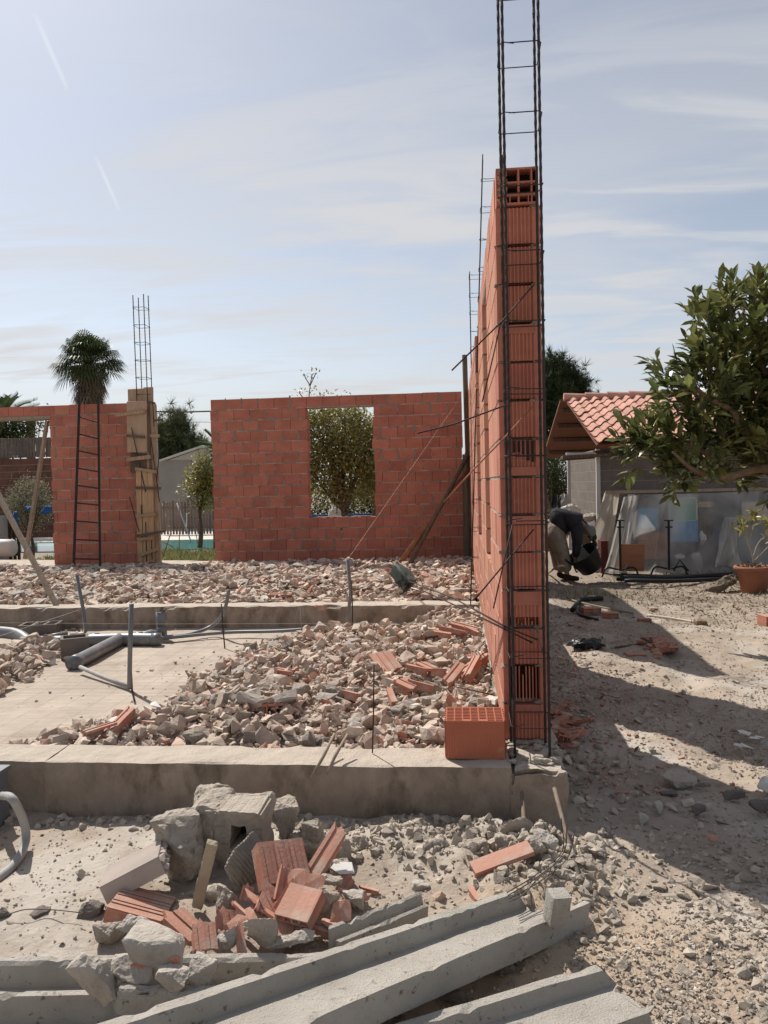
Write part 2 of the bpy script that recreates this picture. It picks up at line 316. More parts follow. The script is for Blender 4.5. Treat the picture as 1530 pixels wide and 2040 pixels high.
# ---------------------------------------------------------------- the yard ground, one sheet to the horizon
def yard(x, y):
    p = np.stack([x, y, 0 * x], -1)
    z = GZ + fbm(p, .7, 3, 5) * .035 + fbm(p, 4, 4, 9) * .016 + fbm(p, 15, 2, 12) * .008
    rut = sum(np.exp(-((x - (o_ + .9 * np.sin((y - 2) / 5.5))) / .09) ** 2) for o_ in (1.15, 2.45)) * (1 + fbm(p, 3, 2, 33) * .6) * sst(1.9, 3, y) * sst(10, 8, y)
    z = z - rut * .020 + fbm(np.stack([x * 1.5, y * 12, 0 * x], -1), 1, 2, 35) * rut * .006
    near = np.exp(-((x + .1) ** 2 / .35 + (y - 3.35) ** 2 / .10)) * .05 + np.exp(-((x - .25) ** 2 / .06 + (y - 3.1) ** 2 / .2)) * .05
    z = z + near * (1 + fbm(p, 9, 3, 21) * .7)
    z = z - np.exp(-((x - .15) ** 2 / .12 + (y - 2.35) ** 2 / .03)) * .05
    inside = sst(.46, .40, x) * sst(3.72, 3.80, y) * sst(15, 14, y); z = np.where(inside > .5, -.42, z)
    far = sst(16, 26, np.hypot(x, y)); return z * (1 - far) + (GZ - .02) * far
def gaxis(a, b, st, lo, hi):
    return np.unique(np.concatenate([np.arange(a, b, st), a - np.geomspace(.05, a - lo, 26), b + np.geomspace(.05, hi - b, 26)]))
xs = gaxis(-3.2, 5.2, .035, -600, 600); ys = gaxis(1.6, 13.5, .045, -300, 900)
gx, gy = np.meshgrid(xs, ys, indexing='ij'); gz = yard(gx, gy)
g = Geo(); nx, ny = gx.shape; i = (np.arange(nx - 1)[:, None] * ny + np.arange(ny - 1)[None]).ravel()
g.arr(np.stack([gx.ravel(), gy.ravel(), gz.ravel()], 1), np.stack([i, i + ny, i + ny + 1, i + 1], 1))
m_ground = M('dry yard dirt', (.41, .34, .27), (.29, .235, .185), sc=2.6, bump=1.0, bsc=42, bump2=.7, c3=(.44, .395, .34), c3t=(.47, .60), c3sc=1.1)
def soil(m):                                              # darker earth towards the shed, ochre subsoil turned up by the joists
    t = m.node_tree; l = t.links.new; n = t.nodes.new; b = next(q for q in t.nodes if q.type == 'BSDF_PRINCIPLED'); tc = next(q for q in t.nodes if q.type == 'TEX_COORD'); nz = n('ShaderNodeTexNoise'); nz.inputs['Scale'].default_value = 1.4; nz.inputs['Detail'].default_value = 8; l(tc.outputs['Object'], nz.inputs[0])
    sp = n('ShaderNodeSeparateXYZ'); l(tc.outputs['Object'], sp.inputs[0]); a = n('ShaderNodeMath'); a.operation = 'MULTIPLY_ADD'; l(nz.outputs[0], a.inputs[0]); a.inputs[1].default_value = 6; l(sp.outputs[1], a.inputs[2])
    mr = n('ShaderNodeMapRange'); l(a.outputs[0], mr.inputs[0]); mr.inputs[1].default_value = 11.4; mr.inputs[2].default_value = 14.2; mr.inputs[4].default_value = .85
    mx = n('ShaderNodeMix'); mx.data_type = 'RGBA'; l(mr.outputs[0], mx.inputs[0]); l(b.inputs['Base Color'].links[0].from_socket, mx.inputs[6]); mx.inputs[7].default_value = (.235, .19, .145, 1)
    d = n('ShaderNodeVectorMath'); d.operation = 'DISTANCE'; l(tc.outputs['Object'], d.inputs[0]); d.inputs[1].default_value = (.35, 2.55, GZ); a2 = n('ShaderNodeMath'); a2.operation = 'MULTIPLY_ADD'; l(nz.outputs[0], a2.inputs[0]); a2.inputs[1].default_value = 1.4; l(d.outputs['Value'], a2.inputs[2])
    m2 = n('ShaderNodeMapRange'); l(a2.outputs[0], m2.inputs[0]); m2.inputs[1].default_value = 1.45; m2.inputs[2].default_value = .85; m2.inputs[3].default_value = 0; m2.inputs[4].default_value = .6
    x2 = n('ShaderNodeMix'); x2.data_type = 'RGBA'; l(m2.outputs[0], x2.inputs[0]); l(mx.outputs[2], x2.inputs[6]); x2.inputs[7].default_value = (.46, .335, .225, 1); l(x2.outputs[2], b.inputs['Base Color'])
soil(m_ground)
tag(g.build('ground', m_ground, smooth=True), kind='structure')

# ---------------------------------------------------------------- foundations and slab
g = Geo(); rbox(g, -9, .22, 3.94, 8.66, -.40, -.25, .06, .006, 0, sc=2)
m_slab = M('dusty stamped slab', (.45, .385, .315), (.355, .30, .245), sc=2.6, bump=.5, bsc=60, bump2=.3, c3=(.30, .245, .19), c3t=(.53, .68), c3sc=2.3)
def slab_pattern(m):                                      # the pressed tile pattern in the old slab
    t = m.node_tree; l = t.links.new; b = next(n for n in t.nodes if n.type == 'BSDF_PRINCIPLED'); tc = next(n for n in t.nodes if n.type == 'TEX_COORD')
    ck = t.nodes.new('ShaderNodeTexBrick'); ck.offset = 0; ck.inputs['Scale'].default_value = 1; ck.inputs['Brick Width'].default_value = .2; ck.inputs['Row Height'].default_value = .2
    ck.inputs['Mortar Size'].default_value = .006; ck.inputs['Mortar Smooth'].default_value = .3; l(tc.outputs['Object'], ck.inputs[0])
    w = t.nodes.new('ShaderNodeTexWave'); w.wave_type = 'RINGS'; w.inputs['Scale'].default_value = 3; w.inputs['Distortion'].default_value = 2; l(tc.outputs['Object'], w.inputs[0])
    ad = t.nodes.new('ShaderNodeMath'); ad.operation = 'MULTIPLY_ADD'; l(w.outputs['Fac'], ad.inputs[0]); ad.inputs[1].default_value = -.25; l(ck.outputs['Fac'], ad.inputs[2])
    bp = t.nodes.new('ShaderNodeBump'); bp.invert = True; bp.inputs['Strength'].default_value = .9; bp.inputs['Distance'].default_value = .008; l(ad.outputs[0], bp.inputs['Height'])
    old = b.inputs['Normal'].links[0].from_socket; l(old, bp.inputs['Normal']); l(bp.outputs[0], b.inputs['Normal'])
slab_pattern(m_slab)
tag(g.build('floor_slab', m_slab, smooth=True), kind='structure')
g = Geo(); rbox(g, -9, .20, 8.955, 13.6, -.40, -.12, .12, .01, 0, sc=2)
tag(g.build('floor_fill', m_dirt, smooth=True), kind='structure')

g = Geo(); rbox(g, -2.13, .235, 3.69, 3.955, -.40, 0, .022, .004, .005, s=4, sc=5); rbox(g, -6, -2.135, 3.705, 3.955, -.40, -.002, .03, .004, .005, s=8, sc=5)
rbox(g, .229, .50, 3.682, 4.05, -.40, -.012, .018, .012, .035, s=12, sc=9)
tag(g.build('foundation_beam', m_plinth), 'low cast concrete foundation beam across the front, a hollow brick standing on it', 'foundation')
g = Geo(); rbox(g, -8.9, .222, 8.64, 8.95, -.40, 0, .04, .008, .02, s=22, sc=6)
tag(g.build('foundation_beam', m_plinth), 'low concrete foundation beam dividing the two beds of rubble behind the pipes', 'foundation')
g = Geo(); rbox(g, .215, .505, 4.055, 14.1, -.40, -.004, .05, .008, .02, s=31, sc=6)
tag(g.build('foundation_beam', m_plinth), 'concrete foundation beam running under the long brick wall beside the yard', 'foundation')
g = Geo(); rbox(g, -9.5, .21, 13.62, 14.1, -.40, 0, .08, .008, .02, s=36, sc=6)
tag(g.build('foundation_beam', m_plinth), 'concrete foundation beam under the far brick walls at the back', 'foundation')

# ---------------------------------------------------------------- hollow brick walls
def rowspans(a, b, z, ops):
    sp = [(a, b)]
    for o0, o1, zb, zt in ops:
        if zb - .01 <= z and z + .1 < zt:
            sp = [q for s0, s1 in sp for q in ((s0, min(s1, o0)), (max(s0, o1), s1)) if q[1] - q[0] > .03]
    return sp
def block_wall(g, axis, a, b, f0, f1, rows, ops, skip=None, stag=.15, pj=.10, L=.3, rag=0):
    for k in range(rows):
        z0 = .2 * k + .006; z1 = z0 + .184; off = (k % 2) * stag + rng.normal(0, .008)
        for s0, s1 in rowspans(a, b, .2 * k, ops):
            if rag: s0 += rng.normal(0, rag); s1 += rng.normal(0, rag)
            for rc, za, zb, mm in ((.004, -.014, .010, 1), (.035, .010, .186, 3)):
                if axis == 'x': g.box(s0 + .012, s1 - .012, f0 + rc, f1 - rc, max(.2 * k + za, 0), .2 * k + zb, mm)
                else: g.box(f0 + rc, f1 - rc, s0 + .06, s1 - .012, max(.2 * k + za, 0), .2 * k + zb, mm)
            t = math.floor((s0 - off) / L) * L + off; cuts = [s0]
            while t < s1:
                if t > s0 + .04 and t < s1 - .04: cuts.append(t)
                t += L
            cuts.append(s1)
            for c0, c1 in zip(cuts[:-1], cuts[1:]):
                if skip and skip(k, c0, c1): continue
                w = .0032; j = rng.normal(0, .0012); j2 = rng.normal(0, .0012); e0 = c0 + w; e1 = c1 - w
                if rng.random() < pj and c1 < s1 - .1: e1 -= rng.uniform(.012, .035)
                zz0 = z0 + rng.normal(0, .002); zz1 = z1 - .002 + rng.normal(0, .002)
                if axis == 'x':
                    g.box(e0, e1, f0 + j, f1 + j2, zz0, zz1, 0)
                    if e1 < c1 - .01: g.box(e1 + .001, c1 - .001, f0 + .002, f1 - .002, z0 + .01, z1 - rng.uniform(0, .03), 2)
                else:
                    g.box(f0 + j, f1 + j2, e0, e1, zz0, zz1, 0)
                    if e1 < c1 - .01: g.box(f0 + .002, f1 - .002, e1 + .001, c1 - .001, z0 + .01, z1 - .004, 2)
def smears(g, x0, x1, y, rows, n):                         # mortar squeezed out and smeared over the joints
    for _ in range(n):
        v, f = ROCKS[rng.integers(18)]; k = rng.integers(1, rows); x = x0 + (x1 - x0) * rng.random()
        if rng.random() < .5: x = round((x - (k % 2) * .15) / .3) * .3 + (k % 2) * .15; s = np.array([rng.uniform(.03, .07), .012, rng.uniform(.08, .19)]); z = .2 * k + .1 + rng.normal(0, .03)
        else: s = np.array([rng.uniform(.08, .35), .010, rng.uniform(.02, .045)]); z = .2 * k + rng.normal(0, .006)
        if x0 + .03 < x < x1 - .03: g.arr(v * s + [x, y, z], f, 2)
# far wall with its window
wx0 = PY(613, 920, 13.8).x; wx1 = PY(745, 920, 13.8).x; fx0 = PY(424, 960, 13.8).x; fx1 = PY(924, 960, 13.8).x
g = Geo(); block_wall(g, 'x', fx0, fx1, 13.80, 14.04, 15, [(wx0, wx1, .8, 2.8)], rag=.012, pj=.05); smears(g, fx0, wx0, 13.80, 15, 150); smears(g, wx1, fx1, 13.80, 15, 130); smears(g, wx0, wx1, 13.80, 4, 20)
g.box(wx0 - .1, wx1 + .1, 13.79, 14.05, 2.792, 2.803, 1)
for k in range(40):
    x = rng.uniform(wx0, wx1); g.obj = None
    v, f = ROCKS[k % 18]; g.arr(v * [.1, .06, .02] + [x, 13.9 + rng.uniform(-.08, .08), .80], f, 2)
tag(g.build('brick_wall', [m_brick, m_mortar, m_mortpatch, m_dark]), 'red hollow brick wall at the back with one tall window opening showing a leafy tree', 'brick wall')
# left wall with the doorway
lx0 = PY(103, 960, 13.8).x; lx1 = PY(272, 900, 13.8).x
g = Geo(); block_wall(g, 'x', -10.5, lx1, 13.80, 14.04, 15, [(-9.35, lx0, -.1, 2.8)], rag=.012, pj=.05); smears(g, lx0, lx1, 13.80, 15, 110)
tag(g.build('brick_wall', [m_brick, m_mortar, m_mortpatch, m_dark]), 'red hollow brick wall behind the ladder, its top row bridging a doorway', 'brick wall')
g = Geo(); g.bar((-9.5, 13.92, 2.77), (lx0 + .02, 13.92, 2.77), .27, .05, 0, j=.003)
tag(g.build('lintel_board', m_woodg), 'grey timber board holding up the brick row over the doorway', 'board')
# the long wall, seen end on
WX0, WX1, WY = .225, .452, 4.09
NOPS = [(5.45, 6.25, .8, 2.8), (7.45, 8.62, .8, 3.1), (11.3, 12.05, .8, 2.8), (9.7, 10.1, .8, 2.4)]
NOPS = NOPS[:3]
g = Geo(); block_wall(g, 'y', WY, 13.78, WX0, WX1, 15, NOPS, skip=lambda k, c0, c1: c0 < WY + .02, pj=.12, rag=.004)
def fluted(z0, z1, ml=4, depth=.009, plain=0):
    n = 8; xa, xb = WX0 + .035, WX1 - .035; ys = WY + rng.normal(0, .004); pr = [(WX0, ys), (xa, ys)]
    w = (xb - xa) / n
    for q in range(n):
        a = xa + q * w; pr += [(a + w * .12, ys + depth * .2), (a + w * .22, ys + depth), (a + w * .62, ys + depth), (a + w * .74, ys)]
    pr += [(WX1, ys), (WX1, WY + .27), (WX0, WY + .27)]
    m = len(pr); v = [(x, y, z) for z in (z0, z1) for x, y in pr]
    g.add(v, [(q, (q + 1) % m, m + (q + 1) % m, m + q) for q in range(m)] + [tuple(range(m - 1, -1, -1)), tuple(range(m, 2 * m))], ml)
    if plain: g.box(xa, xb, ys - .003, ys + .012, z0 + plain[0] * (z1 - z0), z0 + plain[1] * (z1 - z0), ml)
def openblock(z0, z1, full=True):                          # a block end broken open: thin vertical webs before a backing coloured as cavity shade
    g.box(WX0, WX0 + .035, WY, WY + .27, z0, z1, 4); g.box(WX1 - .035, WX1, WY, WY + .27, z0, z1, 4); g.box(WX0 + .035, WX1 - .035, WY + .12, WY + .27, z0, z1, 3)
    for q in range(9):
        x = WX0 + .045 + q * .0178; h = rng.uniform(.55, 1) if not full else 1; zt = z1 - (0 if q % 3 else rng.uniform(0, .05))
        g.box(x, x + .006, WY + rng.uniform(.002, .03), WY + .12, z0 + (0 if q % 2 else .01), zt, 4)
    g.box(WX0 + .035, WX1 - .035, WY + .06, WY + .066, z0, z1, 4)
for k in range(14):
    z0 = .2 * k + .006; z1 = z0 + .186 + rng.normal(0, .002)
    if k == 1: openblock(z0, z1)
    elif k == 3: openblock(z0, z0 + .05); fluted(z0 + .051, z1, plain=(.45, 1))
    elif k == 7: fluted(z0, z0 + .09, plain=(0, .5)); fluted(z0 + .091, z1, depth=.012)
    else: fluted(z0, z1, plain=((0, .0) if k % 5 else (.75, 1)))
    g.box(WX0 + .012, WX1 - .012, WY + .07, WY + .2, z1 - .004, z0 + .202, 3)  # dark strip carries the shade of the open joint
for q in range(6):                                         # torn holes in one block end, their shade put in as dark boxes
    x = WX0 + .045 + q * .024; g.box(x, x + .012, WY - .004, WY + .02, 1.585 - (.05 if q < 4 else .09) - rng.uniform(0, .02), 1.588, 3)
for k in range(15):                                        # mortar squeezed out at the two edges of every joint
    for x in (WX0 + .028, WX1 - .03):
        for _ in range(5):
            v, f = ROCKS[rng.integers(18)]; s = np.array([rng.uniform(.02, .06), .05, rng.uniform(.012, .03)])
            g.arr(v * s + [x + rng.uniform(-.02, .02), WY + .022, .2 * k + rng.normal(0, .004)], f, 2)
# the hollow block laid on its side at the very top
def perf(g, xs, zs, solid, y0, y1, m=0, tf=None):
    for i in range(len(xs) - 1):
        for j in range(len(zs) - 1):
            if not solid(i, j): continue
            a, b, c, d = xs[i], xs[i + 1], zs[j], zs[j + 1]
            v = np.array([(x, y, z) for z in (c, d) for y in (y0, y1) for x in (a, b)], float); fs = [(0, 1, 5, 4), (2, 6, 7, 3)]
            if i == 0 or not solid(i - 1, j): fs.append((0, 4, 6, 2))
            if i == len(xs) - 2 or not solid(i + 1, j): fs.append((1, 3, 7, 5))
            if j == 0 or not solid(i, j - 1): fs.append((0, 2, 3, 1))
            if j == len(zs) - 2 or not solid(i, j + 1): fs.append((4, 5, 7, 6))
            if tf is not None: v = tf(v)
            g.add(v, fs, m)
perf(g, [WX0 + .005, WX0 + .013, WX0 + .036, WX0 + .044, .340, .350, WX1 - .044, WX1 - .036, WX1 - .013, WX1 - .005], [2.806, 2.818, 2.85, 2.862, 2.915, 2.925, 2.985, 2.995],
     lambda i, j: not ((i in (3, 5) and j in (3, 5)) or (i in (3, 5) and j == 1) or (i in (1, 7) and j in (1, 3, 5))), WY - .012, WY + .28, 4)
g.box(WX0 + .044, WX1 - .044, WY + .16, WY + .165, 2.862, 2.985, 3); g.box(WX0 + .012, WX1 - .012, WY + .05, WY + .06, 2.81, 2.86, 3)  # dark plates colour in the shade at the back of the cells
for x in (.30, .395): g.box(x - .003, x + .003, WY - .0125, WY + .28, 2.818, 2.85, 4)
for sgn in (0, 1):
    xx = WX0 + .005 if sgn == 0 else WX1 - .07
    for q in range(6): v, f = ROCKS[q]; g.arr(v * [.06, .05, .04] + [xx + .03, WY - .0, 2.83 + q * .028], f, 0) if sgn == 0 else None
for y0 in (8.62,):                                         # hollow end of the next stretch, cell shade drawn as dark boxes
    for z in (2.83, 2.88, 2.93): g.box(WX0 + .05, WX1 - .05, y0 - .006, y0 + .01, z, z + .035, 3)
lw = tag(g.build('brick_wall', [m_bricklit, m_mortar, m_mortpatch, m_dark, m_brick]), 'long hollow brick wall seen end on, sunlit on its left face and pierced by windows', 'brick wall')  # wall end takes the darker brick, its shade put into the colour

# the loose hollow block on the front beam
g = Geo(); xs_ = [0]; 
for q in range(7): xs_ += [.007 + q * .0405, .007 + q * .0405 + .034]
xs_ += [.2905]; xs_ = sorted(set(np.round(xs_, 4))); zs_ = [0]
for q in range(9): zs_ += [.008 + q * .0252, .008 + q * .0252 + .0155]
zs_ += [.24]; zs_ = sorted(set(np.round(zs_, 4)))
bl = P(889, 1512, 0.002)
perf(g, xs_, zs_, lambda i, j: not (i % 2 == 1 and j % 2 == 1) or (i in (5, 9) and j in (1,)) , 0, .19, tf=lambda v: np.stack([v[:, 0], v[:, 2], v[:, 1]], 1))
for q in range(6): g.box(-.006, 0, .03 + q * .035, .045 + q * .035, 0, .19); g.box(.2905, .2965, .03 + q * .035, .045 + q * .035, 0, .19)
m_block1 = M('new hollow brick', (.50, .165, .095), (.43, .135, .078), sc=4, bump=.12, ribs=.0125, ribh=.0022, c3=(.52, .35, .27), c3t=(.66, .8), c3sc=6)
tag(g.build('hollow_brick', m_block1, loc=(bl.x, bl.y, .004)), 'unused orange hollow brick with its cells facing up beside the wall end', 'brick')
g = Geo(); v, f = ROCKS[3]
for k in range(26):
    v, f = ROCKS[k % 18]; g.arr(v * rng.uniform(.02, .05) * np.array([1.3, 1, .6]) + [rng.uniform(.235, .5), rng.uniform(3.74, 4.07), .0], f)
tag(g.build('mortar_crumbs', m_chunk), kind='stuff')
# ---------------------------------------------------------------- rubble beds
def edge_x(y): return np.interp(y, [3.9, 4.25, 4.6, 5.0, 5.8, 6.5, 7.2, 7.7, 8.1, 8.66], [-3.6, -3.3, -2.7, -2.2, -2.2, -2.3, -2.15, -1.75, -1.35, -1.2])
def front_h(x, y):
    p = np.stack([x, y, 0 * x], -1); e = edge_x(y) + fbm(p, 1.5, 3, 51) * .16
    d = np.clip(x - e, 0, 1.2); h = -.25 + .24 * sst(0, 1.1, d) - .07 * sst(7.2, 8.2, y) * sst(.2, -.6, x) - .05 * sst(-1.4, 0, x) + fbm(p, 1.6, 4, 53) * .045 + np.exp(-((x + 1.6) ** 2 / .25 + (y - 5.0) ** 2 / .4)) * .06
    h = np.where(y < 4.35, h - .06 * (4.35 - y) / .4, h); return np.where(x > e, h, -.30)
def far_h(x, y):
    p = np.stack([x, y, 0 * x], -1); return -.03 + fbm(p, .8, 4, 61) * .055 + .07 * sst(9.2, 10.2, y) - .05 * sst(12.4, 13.6, y)
g = Geo(); gx, gy = np.meshgrid(np.arange(-3.9, .235, .04), np.arange(3.96, 8.64, .04), indexing='ij'); n1 = gx.shape
i = (np.arange(n1[0] - 1)[:, None] * n1[1] + np.arange(n1[1] - 1)[None]).ravel()
g.arr(np.stack([gx.ravel(), gy.ravel(), (front_h(gx, gy) - .02).ravel()], 1), np.stack([i, i + n1[1], i + n1[1] + 1, i + 1], 1), 1)
# small berm of fill at the left of the slab
def berm(x, y): return np.exp(-(((x + 4.15) + .12 * (y - 6.5)) ** 2 / .10)) * sst(5.0, 5.6, y) * sst(7.6, 7.2, y)
def spread(n, x0, x1, y0, y1, hf, keep, smin, smax, lift=.3, tilt=.5, flat=(.35, .8), pw=2.2, bases=ROCKS):
    x = rng.uniform(x0, x1, n); y = y0 + (y1 - y0) * rng.uniform(0, 1, n) ** 1.15; k = keep(x, y); x, y = x[k], y[k]; n = len(x)
    s = smin + (smax - smin) * rng.uniform(0, 1, n) ** pw; sc = np.stack([s, s * rng.uniform(.5, .95, n), s * rng.uniform(*flat, n)], 1)
    z = hf(x, y) + sc[:, 2] * rng.uniform(-.1, lift, n); return np.stack([x, y, z], 1), flatmat(n, tilt), sc
def addsp(g, a, bases, m=0): scatter(g, bases, a[0], a[1], a[2], m)
inF = lambda x, y: x > edge_x(y) + rng.normal(0, .07, len(x))
addsp(g, spread(8200, -3.7, .2, 3.97, 8.6, front_h, inF, .025, .11, .7, .6, (.3, .8)), ROCKS)
addsp(g, spread(700, -3.7, .2, 3.97, 8.6, front_h, inF, .08, .16, .8, .5, (.35, .7)), ROCKS)
addsp(g, spread(1300, -3.7, .2, 3.97, 8.6, front_h, inF, .05, .16, 1.2, .45, (.06, .14)), TILES)
addsp(g, spread(20000, -3.7, .2, 3.97, 8.6, front_h, inF, .008, .032, 1.3, .9, (.5, .9)), PEB)
sl = lambda x, y: -.25 + 0 * x
addsp(g, spread(2600, -5.5, -1.5, 3.97, 8.6, sl, lambda x, y: (x < edge_x(y) + .1) & (rng.uniform(size=len(x)) < np.exp(-((edge_x(y) - x) / .35)) + .07), .01, .06, .4, .3, (.3, .7)), PEB)
bh = lambda x, y: -.26 + .16 * berm(x, y)
addsp(g, spread(3800, -5.3, -3.3, 4.9, 7.7, bh, lambda x, y: berm(x, y) > rng.uniform(.12, 1, len(x)), .03, .16, .4, .5), ROCKS)
addsp(g, spread(160, -5.2, -3.6, 4.3, 5.3, sl, lambda x, y: rng.uniform(size=len(x)) < .6, .04, .14, .4, .2, (.1, .3)), TILES)
addsp(g, spread(240, -8, -4.3, 8.2, 8.62, sl, lambda x, y: x < 0, .02, .07, .4, .4), ROCKS)
tag(g.build('rubble', [m_rubble, m_dirt]), 'bed of broken concrete, tile and brick between the two low beams', 'rubble', kind='stuff')
g = Geo(); gx, gy = np.meshgrid(np.arange(-9, .235, .09), np.arange(8.955, 13.62, .09), indexing='ij'); n1 = gx.shape
i = (np.arange(n1[0] - 1)[:, None] * n1[1] + np.arange(n1[1] - 1)[None]).ravel()
g.arr(np.stack([gx.ravel(), gy.ravel(), (far_h(gx, gy) - .015).ravel()], 1), np.stack([i, i + n1[1], i + n1[1] + 1, i + 1], 1), 1)
al = lambda x, y: x < 9
addsp(g, spread(7500, -8.9, .2, 8.98, 13.6, far_h, al, .04, .17, .7, .4, (.2, .6)), ROCKS)
addsp(g, spread(5200, -8.9, .2, 8.98, 13.6, far_h, al, .07, .24, 1.2, .35, (.06, .18)), TILES)
tag(g.build('rubble', [m_rubble, m_dirt]), 'bed of flat broken rubble in front of the far brick walls', 'rubble', kind='stuff')

# individual larger lumps lying on the beds; they share meshes
KINDS = []
def chunk_mesh(nm, mat, dims, seed, sub=3, amp=.03, corner=.75, n=14):
    global rng
    keep = rng; rng = np.random.default_rng(seed); v, f = hull(rockpts(n, corner)); rng = keep
    bm = bmesh.new(); vs = [bm.verts.new(q) for q in v * np.array(dims)]
    for q in f: bm.faces.new([vs[int(a)] for a in q])
    bmesh.ops.dissolve_limit(bm, angle_limit=R(12), verts=bm.verts, edges=bm.edges)
    bmesh.ops.bevel(bm, geom=list(bm.edges), offset=min(dims) * .05, segments=1, affect='EDGES', clamp_overlap=True)
    bmesh.ops.triangulate(bm, faces=bm.faces)
    for _ in range(sub + (sub > 2)):
        L = max(dims) * (.4 if sub < 2 else .2 if sub == 2 else .065); bmesh.ops.subdivide_edges(bm, edges=[e for e in bm.edges if e.calc_length() > L], cuts=1, use_grid_fill=True)
    bmesh.ops.triangulate(bm, faces=bm.faces)
    co = np.array([tuple(q.co) for q in bm.verts]); d = np.stack([fbm(co + seed, 2.2 / max(dims), 5, seed + k, .62) for k in range(3)], 1) * amp * max(dims); d = d + np.stack([fbm(co + seed, 11 / max(dims), 3, seed + 7 + k, .7) for k in range(3)], 1) * amp * .38 * max(dims)
    for q, w in zip(bm.verts, co + d): q.co = w
    me = bpy.data.meshes.new(nm); bm.to_mesh(me); bm.free(); me.materials.append(mat); return me
def put(me, name, loc, rot, sc=1.0, label=None, cat=None, group=None):
    o = bpy.data.objects.new(name, me); COL.objects.link(o); o.location = loc; o.rotation_euler = rot; o.scale = (sc,) * 3
    return tag(o, label, cat, group)
cm = [chunk_mesh('concrete_chunk', m_chunk, (1, rng.uniform(.6, .9), rng.uniform(.4, .7)), 100 + k, 2, .05) for k in range(7)]
cp = [chunk_mesh('concrete_chunk', m_conc, (1, rng.uniform(.6, .9), rng.uniform(.2, .5)), 130 + k, 2, .035, .95) for k in range(5)]
m_whitep = M('white tile shard', (.66, .65, .62), (.58, .57, .54), bump=.1)
tl = [chunk_mesh('tile_shard', m_whitep, (1, rng.uniform(.5, .8), .1), 160 + k, 0, .01, .9, 9) for k in range(3)]
def ribplate(nm, w, h, d, nr, mat, seed, teeth=.0):         # a broken ribbed face of a hollow brick, with stubs of its webs underneath
    r = np.random.default_rng(seed); g = Geo(); step = w / nr
    top = [-h / 2 + r.normal(0, h * .03) for _ in range(nr + 1)]; bot = [h / 2 + r.normal(0, h * (.03 + teeth)) for _ in range(nr + 1)]
    for q in range(nr):
        x = -w / 2 + q * step; zt = d * (.5 if q % 3 else .78)
        v = [(x, top[q], -d * .2), (x + step, top[q + 1], -d * .2), (x + step, bot[q + 1], -d * .2), (x, bot[q], -d * .2), (x, top[q], zt), (x + step, top[q + 1], zt), (x + step, bot[q + 1], zt), (x, bot[q], zt)]
        g.add(v, [(3, 2, 1, 0), (4, 5, 6, 7), (0, 1, 5, 4), (2, 3, 7, 6), (0, 4, 7, 3), (1, 2, 6, 5)])
        if q % 3 == 0: g.box(x, x + .007, top[q] + .005, bot[q] - .005 - r.uniform(0, h * .2), -d * .2 - r.uniform(.01, .05), -d * .2)
    return g.mesh(nm, mat)
rp = [ribplate('brick_shard', .17, .24, .022, 9, m_terra, 1), ribplate('brick_shard', .07, .25, .022, 4, m_terra, 2, .05), ribplate('brick_shard', .11, .13, .02, 6, m_terra, 3, .03), ribplate('brick_shard', .04, .18, .02, 3, m_terra, 4, .08)]
cnt = 0
for k in range(900):
    x = rng.uniform(-3.3, .12); y = rng.uniform(4.1, 8.4)
    if x < edge_x(y) + .12: continue
    s = rng.uniform(.08, .17) * (1.2 if y < 5.6 else .9); z = float(front_h(np.array([x]), np.array([y]))[0]) + s * .16
    mi = rng.integers(12); me = (cm + cp)[mi]; cnt += 1
    if cnt % 14 == 0: mi = 7 + mi % 5; me = cp[mi - 7]; s *= 1.7; z += .01
    if cnt > 190: break
    put(me, 'concrete_chunk', (x, y, z), (rng.uniform(-.6, .6), rng.uniform(-.5, .5), rng.uniform(0, 6.28)), s, 'rough brown lump of broken concrete lying loose in the front rubble bed' if mi < 7 else 'flat pale slab piece of broken concrete lying loose in the front rubble bed', 'concrete chunk', 'rough lumps in the front rubble bed' if mi < 7 else 'flat pieces in the front rubble bed')
cnt = 0
for k in range(90):
    x = rng.uniform(-8, .05); y = rng.uniform(9.2, 13.2); s = rng.uniform(.16, .28); z = float(far_h(np.array([x]), np.array([y]))[0]) + s * .14
    put(cp[rng.integers(5)], 'concrete_chunk', (x, y, z), (rng.uniform(-.4, .4), rng.uniform(-.4, .4), rng.uniform(0, 6.28)), s, 'pale lump of broken concrete in the rubble before the far walls', 'concrete chunk', 'loose lumps in the far rubble bed')
for k in range(26):
    x = rng.uniform(-3, .1); y = rng.uniform(4.1, 8.5) if k < 18 else rng.uniform(9.2, 12.5)
    if y < 8.7 and x < edge_x(y) + .1: continue
    z = float((front_h if y < 8.7 else far_h)(np.array([x]), np.array([y]))[0]) + .05
    put(tl[k % 3], 'tile_shard', (x, y, z), (rng.uniform(-.3, .3), rng.uniform(-.3, .3), rng.uniform(0, 6.28)), rng.uniform(.10, .17), 'white shard of broken glazed tile lying on top of the rubble', 'tile shard', 'white tile shards on the rubble')
